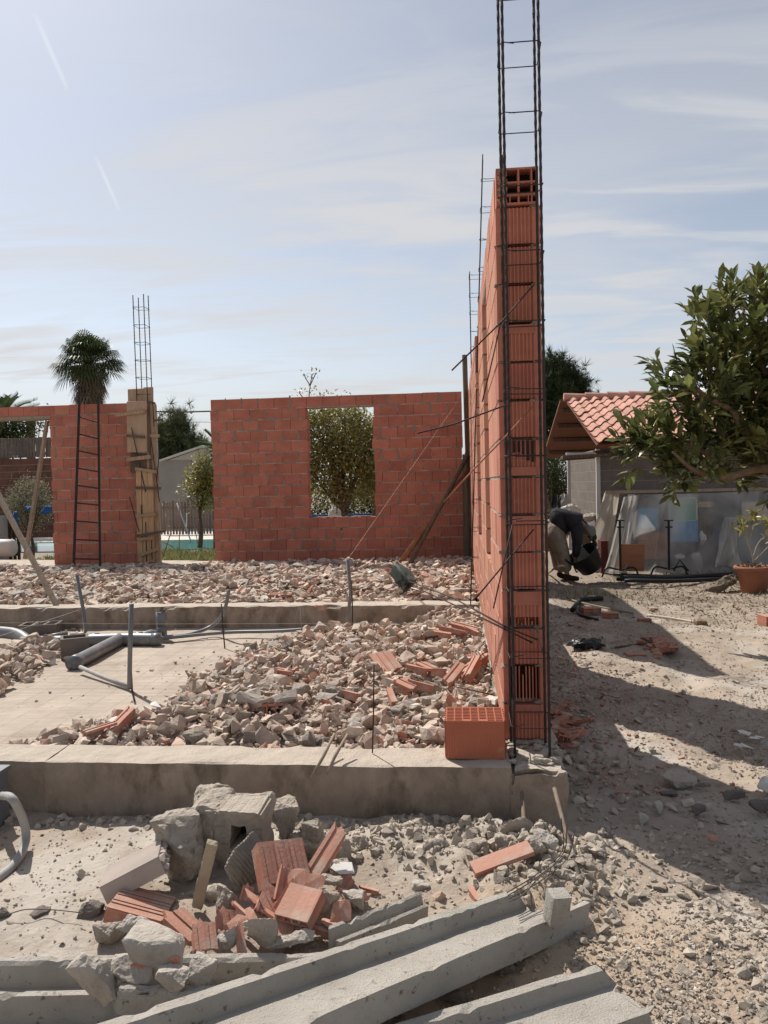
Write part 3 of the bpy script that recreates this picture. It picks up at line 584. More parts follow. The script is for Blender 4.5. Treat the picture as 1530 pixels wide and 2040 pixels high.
# terracotta pieces the photograph shows in the bed (pixel, mesh, yaw, tilt)
SH = [(768, 1327, 0, .5, .4, 'ribbed terracotta shard standing up behind the thin steel stake'), (905, 1350, 1, -.35, .3, 'long ribbed terracotta shard tilted towards the long wall'),
      (940, 1340, 1, -.6, .5, 'narrow terracotta shard propped near the foot of the long wall'), (830, 1338, 3, 1.2, .1, None), (850, 1336, 2, .9, .2, None), (865, 1344, 3, 1.5, 0, None), (812, 1372, 2, 1.0, .25, None), (838, 1372, 3, 1.4, .2, None),
      (958, 1322, 3, .2, .4, None), (966, 1330, 1, -.9, .4, None), (900, 1262, 1, 1.1, .1, None), (925, 1255, 1, 1.2, .2, None), (945, 1262, 3, .8, .2, None), (880, 1268, 3, 1.3, .1, None),
      (525, 1418, 0, .6, -.3, 'weathered pink ribbed brick piece in the middle of the front rubble bed'), (238, 1450, 1, -.3, .35, 'pale pink ribbed brick piece leaning on the rubble left of the bed'), (565, 1345, 2, 1.5, .1, None), (200, 1462, 3, -.8, .1, None), (695, 1390, 3, .9, 0, None),
      (780, 1395, 3, .3, .3, None), (1000, 1100, 3, 1, 0, None), (850, 1150, 2, 1, .1, None), (895, 1160, 1, .9, .1, None), (870, 1175, 2, .4, .1, None), (560, 1190, 1, 1.4, 0, None), (640, 1215, 3, 1, 0, None)]
for k, (px, py, mi, yw, tt, lb) in enumerate(SH):
    p = P(px, py, .0 if py < 1205 else -.0)
    if p.x > .1: p.x = .1
    put(rp[mi], 'brick_shard', (p.x, p.y, p.z + .03), (tt, rng.normal(0, .15), yw), 1.0, lb or 'small orange terracotta brick shard scattered on the rubble', 'brick shard', None if lb else 'terracotta shards on the rubble')

# ---------------------------------------------------------------- gravel, litter and clods on the yard
def yz(x, y): return yard(np.asarray(x, float), np.asarray(y, float))
g = Geo(); n = 120000; d = rng.uniform(2.0, 1 / .085, n); u = rng.uniform(0, 1, n)
y = 1 / rng.uniform(1 / 11, 1 / 1.75, n) ; x = rng.uniform(-.66, .60, n) * y * 1.05
pp = np.stack([x, y, 0 * x], -1); dens = sst(-.25, .35, fbm(pp, 1.1, 3, 71)) * np.where(x > .45, 1.0, .07) + np.where(x > .45, .12, .03); k = (rng.uniform(size=n) < dens) & ~((y > 3.64) & (x < .55)); x, y = x[k], y[k]; n = len(x)
s = .004 + .018 * rng.uniform(0, 1, n) ** 2.4 + .0012 * y; sc = np.stack([s, s * rng.uniform(.6, 1, n), s * rng.uniform(.45, .85, n)], 1)
m_gravel = M('gravel', (.46, .41, .345), (.34, .30, .25), sc=20, isl=.28, bump=.2)
scatter(g, PEB, np.stack([x, y, yz(x, y) + sc[:, 2] * .12], 1), flatmat(n, .5), sc)
tag(g.build('gravel', m_gravel), kind='stuff')
g = Geo(); n = 60000; y = 1 / rng.uniform(1 / 12, 1 / 1.9, n); x = rng.uniform(-.66, .62, n) * y * 1.05; pp = np.stack([x, y, 0 * x], -1); k = (rng.uniform(size=n) < (sst(-.5, .5, fbm(pp, 2.3, 3, 75)) + .05) * np.where((x < .35) & (y < 3.7), .22, 1)) & ~((y > 3.66) & (x < .55)); x, y = x[k], y[k]; n = len(x)
s = .006 + .03 * rng.uniform(0, 1, n) ** 3; sc = np.stack([s, s * rng.uniform(.6, 1, n), s * rng.uniform(.35, .7, n)], 1); scatter(g, PEB, np.stack([x, y, yz(x, y) + sc[:, 2] * .05], 1), flatmat(n, .4), sc)
tag(g.build('soil_clods', M('soil clods', (.40, .33, .26), (.27, .22, .175), sc=9, isl=.2, bump=.5)), kind='stuff')
m_ystone = M('yard stones', (.47, .41, .335), (.35, .30, .245), sc=12, isl=.25, bump=.8, bsc=70)
g = Geo(); n = 1500; y = 1 / rng.uniform(1 / 12, 1 / 2.2, n); x = np.where(rng.uniform(size=n) < .55, rng.uniform(.55, 1, n) * y * .5, rng.uniform(-.55, .25, n) * y); k = ~((y > 3.6) & (x < .56)); x, y = x[k], y[k]; n = len(x)
keep_ = (x > .3) | (rng.uniform(size=n) < .3); x, y = x[keep_], y[keep_]; n = len(x); s = .015 + .05 * rng.uniform(0, 1, n) ** 4; sc = np.stack([s, s * rng.uniform(.6, 1, n), s * rng.uniform(.3, .8, n)], 1)
scatter(g, ROCKS, np.stack([x, y, yz(x, y) + sc[:, 2] * .1], 1), flatmat(n, .5), sc)
n = 900; x = rng.normal(.0, .42, n); y = 3.42 + rng.normal(0, .14, n); k = (y < 3.66) & (x < .5); x, y = x[k], y[k]; n = len(x); s = .012 + .05 * rng.uniform(0, 1, n) ** 2.5; sc = np.stack([s, s * rng.uniform(.6, 1, n), s * rng.uniform(.4, .9, n)], 1)
scatter(g, ROCKS, np.stack([x, y, yz(x, y) + sc[:, 2] * .2], 1), flatmat(n, .8), sc)
n = 1000; x = .33 + rng.normal(0, .16, n); y = 3.15 + rng.normal(0, .2, n); k = y < 3.62; x, y = x[k], y[k]; n = len(x); s = .008 + .05 * rng.uniform(0, 1, n) ** 4; sc = np.stack([s, s * rng.uniform(.7, 1, n), s * rng.uniform(.6, .9, n)], 1)
scatter(g, ROCKS, np.stack([x, y, yz(x, y) + sc[:, 2] * .2], 1), flatmat(n, .8), sc)
n = 700; x = rng.uniform(-3, .2, n); y = 3.60 + rng.normal(0, .05, n); k = y < 3.67; x, y = x[k], y[k]; n = len(x); s = .01 + .05 * rng.uniform(0, 1, n) ** 3; sc = np.stack([s, s * rng.uniform(.7, 1, n), s * rng.uniform(.3, .7, n)], 1)
scatter(g, ROCKS, np.stack([x, y, yz(x, y) + sc[:, 2] * .1], 1), flatmat(n, .6), sc)
n = 1400; y = rng.uniform(2.9, 9, n); x = .56 + np.abs(rng.normal(0, .45, n)); s = .02 + .07 * rng.uniform(0, 1, n) ** 3.5; sc = np.stack([s, s * rng.uniform(.5, 1, n), s * rng.uniform(.2, .6, n)], 1)
scatter(g, ROCKS, np.stack([x, y, yz(x, y) + sc[:, 2] * .08], 1), flatmat(n, .4), sc)
tag(g.build('small_stones', m_ystone), kind='stuff')
# dead leaves and twigs towards the shed, crushed terracotta chips beside the wall
leaf = (np.array([[0, 0, 0], [.3, .5, .12], [0, 1, .05], [-.3, .5, .12]]), np.array([[0, 1, 2], [0, 2, 3]]))
g = Geo(); n = 22000; x = rng.uniform(.6, 7, n); y = rng.uniform(4, 13.2, n); k = rng.uniform(size=n) < sst(1.8, 3.4, x) * sst(8.3, 10.5, y) + .12; x, y = x[k], y[k]; n = len(x); s = rng.uniform(.015, .06, n)
scatter(g, [leaf], np.stack([x, y, yz(x, y) + .01], 1), flatmat(n, .5), np.stack([s * .7, s, s], 1))
n = 1600; x = rng.uniform(.6, 7, n); y = rng.uniform(2.5, 13, n) ** .5 * 3.5; s = rng.uniform(.03, .16, n); scatter(g, [PEB[0]], np.stack([x, y, yz(x, y) + .008], 1), flatmat(n, .12), np.stack([s, .005 + 0 * s, .005 + 0 * s], 1))
m_litter = M('dead leaves', (.27, .20, .13), (.15, .105, .07), sc=30, isl=.5, bump=.1)
tag(g.build('leaf_litter', m_litter), kind='stuff')
g = Geo(); n = 800; x = .6 + np.abs(rng.normal(0, .45, n)); y = rng.uniform(4.0, 9.5, n); s = .012 + .05 * rng.uniform(0, 1, n) ** 3
scatter(g, TILES, np.stack([x, y, yz(x, y) + .006], 1), flatmat(n, .25), np.stack([s, s * .6, s * .2], 1))
tag(g.build('terracotta_chips', m_terra), kind='stuff')
m_grass = M('grass', (.16, .20, .075), (.30, .28, .14), sc=8, isl=.35, bump=0, transl=.35)
def grass(name, n, x0, x1, y0, y1, h0, h1, zf, dens=None, w=.012):
    g = Geo(); x = rng.uniform(x0, x1, n); y = rng.uniform(y0, y1, n)
    if dens: k = rng.uniform(size=n) < dens(x, y); x, y = x[k], y[k]
    n = len(x); s = rng.uniform(h0, h1, n); b = (np.array([[-.5, 0, 0], [.5, 0, 0], [.3, .25, .6], [-.1, .7, 1.0]]), np.array([[0, 1, 2], [0, 2, 3]]))
    scatter(g, [b], np.stack([x, y, zf(x, y)], 1), flatmat(n, .15), np.stack([w + 0 * s, s * .8, s], 1)); return tag(g.build(name, m_grass), kind='stuff')
grass('grass', 9000, 1.0, 7, 6.5, 13.3, .03, .10, yz, lambda x, y: sst(.0, .5, fbm(np.stack([x, y, 0 * x], -1), .9, 3, 81)) * sst(2.0, 3.6, x) * .8 + np.exp(-((x - 1.75) ** 2 + (y - 11) ** 2) / .25))
grass('weeds', 6000, -9.5, -4.0, 14.6, 18, .06, .22, lambda x, y: GZ + 0 * x, lambda x, y: sst(-.1, .4, fbm(np.stack([x, y, 0 * x], -1), .8, 3, 83)), .03)

# ---------------------------------------------------------------- rebar cages
def cage(name, label, x0, x1, y0, y1, z0, z1, r, rs, sp, lean=(0, 0), off=0, group=None, mat=m_rebar):
    t = thing(name, label, 'rebar cage', ((x0 + x1) / 2, (y0 + y1) / 2, z0)); hx, hy = (x1 - x0) / 2, (y1 - y0) / 2; H = z1 - z0
    f = lambda x, y, z: (x + lean[0] * z, y + lean[1] * z, z)
    for sx, sy in ((-1, -1), (1, -1), (-1, 1), (1, 1)):
        g = Geo(); jx, jy = rng.normal(0, .003, 2); n = int(H / .03) if r > .006 else 8; n = min(n, 260)
        g.tube([f(sx * hx + jx, sy * hy + jy, H * k / n + (rng.uniform(0, .05) if k == n else 0)) for k in range(n + 1)], [r * (1.14 if k % 2 else .92) for k in range(n + 1)] if r > .006 else r, 7); g.build('bar', mat, t)
    z = off
    while z < H - .05:
        g = Geo(); a = r + rs; X, Y = hx + a, hy + a; c = .012; tl_ = rng.normal(0, .01); dz = rng.normal(0, .012)
        ring = [(-X + .04, -Y, dz), (X - c, -Y, dz), (X, -Y + c, dz * .5), (X, Y - c, -dz), (X - c, Y, -dz), (-X + c, Y, -dz), (-X, Y - c, -dz), (-X, -Y + c, dz * .6), (-X + c, -Y, dz + .006), (-X + .07, -Y + .03, dz + .012)]
        g.tube([f(px, py, z + pz + tl_ * px) for px, py, pz in ring], rs, 6); g.build('stirrup', mat, t); z += sp * rng.uniform(.97, 1.03)
    return t
cage('rebar_cage', 'tall dark steel reinforcement cage rising from the near end of the long wall', .256, .436, 3.865, 4.045, -.02, 5.1, .0070, .0028, .335, (0, 0), .17)
cage('rebar_cage', 'leaning thin reinforcement cage poking above the middle of the long wall', .12, .34, 8.62, 8.76, 0, 4.95, .006, .003, .32, (.046, 0), .2)
cage('rebar_cage', 'thin reinforcement cage in the far corner where the brick walls meet', .29, .55, 13.85, 14.05, 0, 5.1, .007, .0035, .32, (0, 0), .25)
cxl = PY(275, 700, 13.9).x; cxr = PY(296, 700, 13.9).x
cage('rebar_cage', 'slender reinforcement cage standing out of the boarded column on the left', cxl, cxr, 13.80, 14.02, 0, 4.95, .0085, .0045, .32, (-.004, 0), .28)
# loose bars tied to the near cage
def rod(name, label, pts, r, mat=m_rebar, cat='steel bar', group=None, n=7):
    g = Geo(); g.tube(pts, r, n); return tag(g.build(name, mat, smooth=True), label, cat, group)
rod('steel_bar', 'thin bar slanting up across the upper wall end and out to the left', [PY(900, 738, 3.80), PY(1000, 640, 3.83), PY(1063, 568, 4.05)], .004)
rod('steel_bar', 'short thin bar hanging down the lit wall face beside the upper slanting bar', [PY(998, 640, 3.84), PY(980, 720, 3.78), PY(961, 800, 3.72)], .0035)
rod('steel_bar', 'thin bar reaching left from the cage at the height of the window top', [PY(832, 863, 3.55), PY(905, 845, 3.65), PY(1008, 807, 3.84)], .004)
rod('steel_bar', 'rusty bar running down left from the cage towards the propping pole', [PY(1065, 806, 4.04), PY(1004, 873, 3.84), PY(938, 941, 3.7), PY(885, 1000, 3.6)], .004, m_rust)
rod('steel_bar', 'thin bar crossing the lower wall end and slanting down to the left', [PY(1063, 1055, 4.03), PY(1012, 1115, 3.84), PY(950, 1190, 3.75)], .004)
rod('steel_bar', 'short bar hanging steeply from the lower part of the cage', [PY(1021, 1045, 3.84), PY(1006, 1110, 3.8), PY(983, 1212, 3.7)], .0035)
bk = P(812, 1160, .16)
rod('steel_bar', 'upper of two long bars stretching from the cage to the dented bucket', [PY(1070, 1274, 4.0), PY(1005, 1248, 3.9), Vector(PY(905, 1192, 6.0)), bk + Vector((.0, 0, .02))], .0055)
rod('steel_bar', 'lower of two long bars stretching from the cage to the dented bucket', [PY(1060, 1280, 4.02), PY(1005, 1253, 3.88), Vector(PY(905, 1205, 6.0)), bk + Vector((.06, -.05, -.04))], .0055)
rod('steel_bar', 'pale bent wire end hanging off the right side of the wall end', [PY(1057, 1252, 4.06), PY(1070, 1262, 4.06), PY(1082, 1303, 4.05)], .004, m_rebarl)
rod('steel_bar', 'thin bar lying on the rubble against the foot of the long wall', [P(905, 1368, .08), P(945, 1376, .08), P(987, 1386, .06)], .004)
rod('steel_bar', 'upright thin stake standing on the front beam before the rubble', [P(742, 1500, 0), PY(744, 1420, 3.82), PY(745, 1325, 3.82)], .0036)
rod('steel_bar', 'thick dusty ribbed bar leaning on the foundation corner, left one', [PY(1040, 1578, 3.64), PY(1047, 1690, 3.42), P(1056, 1806, -.19)], .0095, m_rebarl)
rod('steel_bar', 'thick dusty ribbed bar sloping off the foundation corner, right one', [PY(1104, 1570, 3.64), PY(1128, 1660, 3.42), P(1166, 1790, -.21)], .0095, m_rebarl)
for k, (a, b, c) in enumerate([((1130, 1640), (1122, 1700), (1012, 1784)), ((1146, 1650), (1130, 1710), (1014, 1790)), ((1118, 1630), (1120, 1695), (1010, 1778)), ((1126, 1705), (1070, 1752), (1016, 1796))]):
    rod('tie_wire', 'thin curved steel wire bundled between the foundation corner and the long joist', bez([P(*a, .03 if k < 3 else -.1), P(*b, -.12), P((b[0] + c[0]) / 2, (b[1] + c[1]) / 2 + 8, -.14), P(*c, -.13)], 6), .0022, m_wire, 'wire', 'wires at the end of the long joist')
rod('wooden_stick', 'pale stick resting over the edge of the front beam, left of two', [P(666, 1462, .10), PY(645, 1505, 3.70), PY(620, 1550, 3.62)], [.006, .009, .007], m_woodg, 'stick')
rod('wooden_stick', 'pale stick resting over the edge of the front beam, right of two', [P(692, 1463, .10), PY(668, 1505, 3.70), PY(651, 1542, 3.63)], [.006, .009, .006], m_woodg, 'stick')
# ---------------------------------------------------------------- drain pipes on the slab
def open_pipe(g, pts, r, n=20, m=0, th=.004):
    g.tube(pts, r, n, m, cap=False); g.tube(list(reversed(pts)), r - th, n, m, cap=False)
Zp = -.25 + .066
t = thing('drain_pipe', 'thick grey drain pipe run lying across the dusty slab with a branch towards the front', 'pipe', P(245, 1285, -.25)); o0 = t.location.copy()
def Lp(p): return Vector(p) - o0
pA = P(315, 1274, Zp); pT = P(245, 1273, Zp); pB = P(60, 1281, Zp); pC = P(25, 1262, Zp + .06); pD = P(-60, 1258, Zp + .06)
g = Geo(); open_pipe(g, [Lp(pB), Lp(pT), Lp(pA)], .064); g.build('pipe_run', m_pvc, t, True)
g = Geo(); g.tube([Lp(p) for p in bez([pB, pC, pD], 4)], .064, 18); g.build('elbow', m_pvc, t, True)
for a, b in ((pB, .12), (pT, -.30), (pA, -.02), (pT, .16)):
    d = (pA - pB).normalized(); c = a + d * b; g = Geo(); g.tube([Lp(c - d * .045), Lp(c + d * .045)], .070, 20); g.build('coupling', m_pvc, t, True)
pE = P(146, 1322, Zp); pT2 = pT + (pA - pB).normalized() * (-.03)
g = Geo(); dd = (pE - pT2).normalized(); open_pipe(g, [Lp(pT2), Lp(pE)], .064); g.build('branch', m_pvc, t, True)
g = Geo(); g.tube([Lp(pE - dd * .09), Lp(pE + dd * .01)], .071, 22, 0, True); g.build('end_cap', m_pvc, t, True)
for sx, sz in ((-.018, .022), (.022, -.016), (-.012, -.028)):
    rt = dd.cross(Vector((0, 0, 1))).normalized(); c = pE + dd * .011 + rt * sx + Vector((0, 0, 1)) * sz; g = Geo(); g.tube([Lp(c), Lp(c + dd * .004)], .017, 14, 0); g.tube([Lp(c), Lp(c + dd * .0014)], .012, 14, 1); g.build('opening', [m_pvc, m_dark], t)
g = Geo(); q = P(323, 1268, -.22); g.tube([Lp(pA + Vector((-.25, .0, 0))), Lp(P(300, 1264, Zp)), Lp(q)], .054, 16); g.tube([Lp(q), Lp(q + Vector((0, 0, .13)))], .054, 18); g.tube([Lp(q + Vector((0, 0, .12))), Lp(q + Vector((0, 0, .27)))], .060, 20, 0); g.build('upright_stub', m_pvc, t, True)
g = Geo(); n = 60; sc = rng.uniform(.02, .05, n); scatter(g, [leaf], np.array(Lp(q + Vector((0, 0, .275)))) + rng.normal(0, .02, (n, 3)) * [1, 1, .5], qmat(quats(n)), np.stack([sc, sc, sc], 1)); g.build('leaf_plug', m_litter, t)
def conduit(label, pts, r, mat=m_pvc, name='conduit_pipe', cat='pipe', n=14): g = Geo(); g.tube(pts, r, n); return tag(g.build(name, mat, smooth=True), label, cat)
d1 = P(692, 1246, -.13)
conduit('long thin grey pipe running right over the slab and turning up beside a stake', bez([P(318, 1272, -.2), P(450, 1260, -.19), P(560, 1257, -.17), P(672, 1248, -.13)], 5) + [d1, d1 + Vector((0, 0, .04)), PY(699, 1180, d1.y), PY(692, 1115, d1.y)], [.019] * 15 + [.019, .021, .019, .019, .019][:5])
conduit('thin grey pipe curving up from the big drain pipe to a free end', bez([P(318, 1270, -.2), P(380, 1263, -.19), P(425, 1245, -.13), PY(447, 1215, 8.0), PY(456, 1175, 8.0)], 6), .019)
d2 = P(258, 1370, -.225)
conduit('light grey thin pipe lying on the slab from the end cap to the front upright', [P(160, 1329, Zp), P(205, 1349, -.21), d2], .018, m_pvcl)
conduit('tall grey upright pipe near the front of the slab stuffed with straw', [d2 + Vector((0, 0, -.01)), d2 + Vector((.0, 0, .02)), PY(259, 1300, d2.y), PY(262, 1203, d2.y)], .019)
conduit('leaning grey upright pipe at the back left of the slab', [P(140, 1266, -.22), P(165, 1263, -.22), P(171, 1258, -.2), PY(165, 1210, 8.3), PY(153, 1145, 8.3)], .02)
conduit('short grey pipe offcut lying behind the big drain pipe', [P(95, 1270, -.2), P(132, 1262, -.2)], .03)
for nm, px, py, Y in (('back', 0, 0, 0),):
    pass
rod('steel_bar', 'rusty stake through the curved pipe on the slab', [P(448, 1292, -.25), PY(444, 1250, 7.55), PY(441, 1203, 7.6)], .007)
rod('steel_bar', 'rusty stake tied to the long thin pipe turning up', [P(702, 1266, -.1), PY(702, 1210, 8.0), PY(700, 1157, 8.0)], .007)
rod('steel_bar', 'dark stake at the foot of the tall front upright pipe', [P(268, 1396, -.22), PY(263, 1375, 5.95), PY(261, 1335, 5.95)], .008)
rod('steel_bar', 'thin stake standing in the rubble behind the long pipe', [P(602, 1262, -.05), PY(598, 1208, 8.2)], .005)
def hollow_block(name, label, loc, rz, w, d, h, mat, cells=1, rot=None, cat='concrete block'):
    g = Geo(); wl = .028; xs = [0]; cw = (w - wl * (cells + 1)) / cells
    for q in range(cells): xs += [wl + q * (cw + wl), wl + q * (cw + wl) + cw]
    xs += [w]; ysn = [0, wl, d - wl, d]
    perf(g, xs, ysn, lambda i, j: not (i % 2 == 1 and j == 1), 0, h, tf=lambda v: np.stack([v[:, 0] - w / 2, v[:, 2] - d / 2, v[:, 1]], 1))
    g.box(-w / 2 + .01, w / 2 - .01, -d / 2 + .01, d / 2 - .01, .0, .02)
    return tag(g.build(name, mat, loc=loc, rot=rot or (0, 0, rz)), label, cat)
hollow_block('concrete_block', 'small square hollow block standing on the slab before the big pipe', P(150, 1308, -.25), .5, .26, .22, .20, m_block, 1)
hollow_block('concrete_block', 'hollow grey block lying flat behind the big pipe near the low beam', P(82, 1262, -.25), .2, .42, .26, .12, m_block, 3)
# string lines
def string(label, pts, r=.0013, mat=None): g = Geo(); g.tube(pts, r, 5); return tag(g.build('string', mat or m_string), label, 'string')
m_string = M('white string', (.6, .56, .5), bump=0)
string('thin white string rising from the upright pipe to the top of the far corner', [PY(693, 1114, d1.y), PY(905, 810, 13.7), PY(921, 780, 13.75)])
string('thin white string stretched low across the slab to the long wall', [PY(-40, 1240, 6.2), PY(300, 1243, 6.2), PY(965, 1241, 6.2)], .0012)
string('thin string running from the back upright pipe down to the left edge', [PY(158, 1215, 8.3), PY(-40, 1280, 6)], .0014)
# hose and box at the left edge
conduit('light grey hose curving over the dirt at the left edge', bez([PY(2, 1585, 3.50), P(25, 1592, .0), P(48, 1640, -.16), P(50, 1680, -.24), P(25, 1725, -.245), P(-40, 1775, -.245)], 8), .019, m_pvcl, 'hose', 'hose')
g = Geo(); b0 = P(-42, 1660, -.27); g.box(-.12, .06, 0, .16, 0, .27); g.box(-.13, .07, -.008, .17, .255, .275)
tag(g.build('junction_box', m_pvc, loc=(b0.x, b0.y, GZ)), 'dark grey plastic box cut by the left edge where the hose ends', 'box')

# ---------------------------------------------------------------- foreground joists
def joist(name, label, f0, f1, n0, n1, h, mat=m_concw, seed=0, web=.62, fl=.24, ragged=(0, .03), brk=None, cat='concrete joist', step=.03, near_slope=False):
    # an I-shaped precast joist lying on its side: far edge f0->f1, near edge n0->n1, both on its top
    f0, f1, n0, n1 = map(Vector, (f0, f1, n0, n1)); L = ((f1 - f0).length + (n1 - n0).length) / 2; nt = int(L / step)
    ts = np.linspace(0, 1, nt + 1); prof = []
    fl2 = fl * 1.1
    cs = [(0, 0), (0, -1), (.5, -1.0), (1, -1), (1, 0)]
    top = [(1.0, 0), (.91, .0), (.86, -.12), (.74, -web * .95), (.62, -web), (.45, -web), (.3, -web), (.19, -web), (.15, -.12), (.13, 0), (0, 0)] if near_slope else [(1.0, 0), (1 - fl2 * .55, .0), (1 - fl2 * .8, -.08), (1 - fl2, -web), (.75, -web), (.62, -web), (.5, -web), (.38, -web), (.25, -web), (fl, -web), (fl * .8, -.08), (fl * .55, 0), (0, 0)]
    under = [(0, -.5), (0, -.95), (.03, -1), (.25, -1), (.5, -1), (.75, -1), (.97, -1), (1, -.95), (1, -.5)]
    prof = under + top; m = len(prof); V = []
    for i, t in enumerate(ts):
        e0 = 0; A = f0.lerp(f1, t); B = n0.lerp(n1, t)
        for (u, w) in prof:
            p = A.lerp(B, u); V.append((p.x, p.y, p.z + w * h))
    V = np.array(V); V += np.stack([fbm(V, 8, 4, seed + k) for k in range(3)], 1) * .0014
    idx = np.arange(len(V)) % m; edge = np.isin(idx, [len(under), len(under) + 1, m - 1, m - 2, len(under) + 2, m - 3])
    chip = np.clip(fbm(V, 15, 5, seed + 9, .65) - .34, 0, 1) * .018; V[:, 2] -= chip * edge
    d = (f1 - f0).normalized()
    for end, amt in ((0, ragged[0]), (nt, ragged[1])):
        if amt:
            for q in range(m):
                j = end * m + q; V[j] += np.array(d) * amt * (rng.uniform(-1, .4) if end else rng.uniform(-.4, 1))
    g = Geo(); F = []
    for i in range(nt):
        for q in range(m): F.append((i * m + q, (i + 1) * m + q, (i + 1) * m + (q + 1) % m, i * m + (q + 1) % m))
    F.append(tuple(range(m - 1, -1, -1))[::-1]); F.append(tuple(nt * m + q for q in range(m - 1, -1, -1)))
    g.add(V, F); return tag(g.build(name, mat), label, cat)
ZA = -.15
def pjoist(label, F0, F1, N1, h, w=None, **k):
    F0, F1, N1 = Vector(F0), Vector(F1), Vector(N1); d = (F1 - F0).normalized(); o = N1 - F1; o -= d * o.dot(d)
    if w: o = o.normalized() * w; N1 = F1 + o + d * (N1 - F1).dot(d)
    return joist('concrete_joist', label, F0, F1, F0 + o, N1, h, **k)
F0_, F1_ = P(60, 2083, .03), P(1013, 1775, -.15); N1_ = P(1183, 1795, -.155); dj = (F1_ - F0_).normalized(); oj = N1_ - F1_; oj -= dj * oj.dot(dj)
joist('concrete_joist', 'longest pale precast joist lying slantwise across the bottom, a small block standing on it', F0_, F1_, F0_ + oj.normalized() * .32, N1_, .10, seed=3, ragged=(0, .05), web=.55, near_slope=True)
pjoist('stubby pale joist with a rough end lying in the bottom right of the heap', P(640, 2082, -.15), P(1205, 1916, -.14), P(1272, 1975, -.14), .15, w=.24, seed=13, ragged=(0, .05), web=.3, near_slope=True)
pjoist('pale joist lying level at the lower left under the grey chunks', P(-160, 1908, -.15), P(760, 1895, -.19), P(760, 1965, -.19), .13, w=.2, seed=23, ragged=(0, .03), fl=.2)
joist('concrete_joist', 'short broken joist piece behind the long joist, its side in shade', P(652, 1846, -.15), P(838, 1776, -.17), P(672, 1880, -.17), P(850, 1806, -.20), .10, seed=33, ragged=(.02, .04), fl=.3, step=.015)
g = Geo(); rbox(g, -.15, .15, -.02, .02, -.045, .045, .010, .010, .03, s=44, sc=16); o = g.build('concrete_slab_piece', m_concw, loc=P(330, 1993, -.16), rot=(0.1, 0, .02)); tag(o, 'whitish broken slab edge lying along the front of the lower left joist', 'concrete piece')

# ---------------------------------------------------------------- the pile of broken blocks
def ch(px, py, w, h, z, label, seed, mat=m_chunk, rot=(0, 0, 0), dz=None, amp=.035, corner=.8, n=14, name='concrete_chunk', cat='concrete chunk', group=None):
    c = P(px, py, z); s = (c - Vector(CAM)).dot(Vector(_fw)) / F_PX; me = chunk_mesh(name, mat, (w * s, (dz or min(w, h)) * s, h * s), seed, 3, amp, corner, n)
    return put(me, name, c, rot, 1, label, cat, group)
ch(425, 1588, 84, 78, -.02, 'grey chunk topping the pile against the foundation, behind the block with a square hole', 301, rot=(.2, .3, .2))
ch(560, 1632, 78, 95, -.1, 'rounded grey chunk right of the block with a square hole', 302, rot=(0, .1, .4), corner=.5)
ch(362, 1682, 115, 150, -.1, 'largest rough grey chunk on the left of the pile, aggregate showing', 303, rot=(.1, -.15, .1), amp=.05, dz=110)
ch(332, 1655, 55, 70, -.12, 'small grey chunk wedged behind the largest rough chunk', 304)
ch(492, 1718, 102, 104, -.12, 'grey slab with ridged plaster lines leaning in the middle of the pile', 306, m_concw if False else M('ridged grey cement', (.36, .335, .30), (.27, .25, .22), sc=9, bump=.5, bsc=60, ribs=.017, ribh=.005, stretch=None), rot=(.2, -.55, .1), dz=45, corner=.8, amp=.02)
ch(610, 1690, 90, 70, -.2, 'grey chunk between the ridged slab and the upright terracotta strip', 307)
ch(618, 1660, 50, 62, -.14, 'small upright grey chunk behind the terracotta strip', 308, corner=.95)
ch(672, 1710, 58, 84, -.2, 'grey chunk right of the upright terracotta strip', 309, corner=.9)
ch(725, 1682, 46, 52, -.2, 'grey chunk standing alone right of the pile on the dirt', 310)
ch(680, 1745, 58, 60, -.2, 'dark grey chunk carrying a white tiled face, right side of the pile', 311, rot=(.2, .2, .3))
c = P(682, 1728, -.15); put(tl[0], 'tile_shard', c, (.35, .1, .3), .10, 'white tile face stuck on a chunk at the right of the pile', 'tile shard')
ch(455, 1800, 50, 90, -.2, 'pale chunk in the shade under the ridged slab', 312)
ch(405, 1790, 120, 60, -.24, 'brown chunk in the hollow below the narrow plank', 313)
ch(650, 1795, 60, 92, -.16, 'smooth tan stone among the terracotta shards', 314, M('tan stone', (.40, .34, .28), (.32, .27, .22), bump=.2), rot=(.1, .35, 0), corner=.2)
ch(652, 1762, 60, 34, -.14, 'curved grey crust lying over the smooth tan stone', 315, rot=(0, .2, 0))
ch(702, 1795, 60, 44, -.21, 'cream lump beside the smooth tan stone', 316, m_conc, corner=.4)
ch(524, 1852, 68, 76, -.14, 'light chunk standing on the joists in front of the shards', 317, m_conc, rot=(.1, .1, .2), corner=.85, dz=40)
ch(456, 1868, 100, 30, -.17, 'flat light piece lying left of the light standing chunk', 318, m_conc, rot=(0, -.35, .3), corner=.9)
ch(575, 1872, 110, 22, -.17, 'long thin light piece lying in front of the shards', 319, m_conc, rot=(0, -.22, .1), corner=.95)
ch(272, 1843, 80, 44, -.08, 'light piece standing behind the big chunk on the lower left joist', 320, m_conc, corner=.95)
ch(305, 1882, 142, 84, -.05, 'biggest light grey chunk resting on the lower left joist', 321, m_conc, rot=(.15, .12, .05), corner=.9, dz=95, amp=.02)
ch(308, 1915, 110, 20, -.07, 'thin terracotta layer under the biggest light grey chunk', 322, m_terra, rot=(.05, -.14, .05), corner=.9, name='brick_shard', cat='brick shard')
ch(192, 1945, 78, 128, -.09, 'tall grey chunk leaning at the left on the lower left joist', 323, m_conc, rot=(.1, -.35, .1), corner=.75, dz=60)
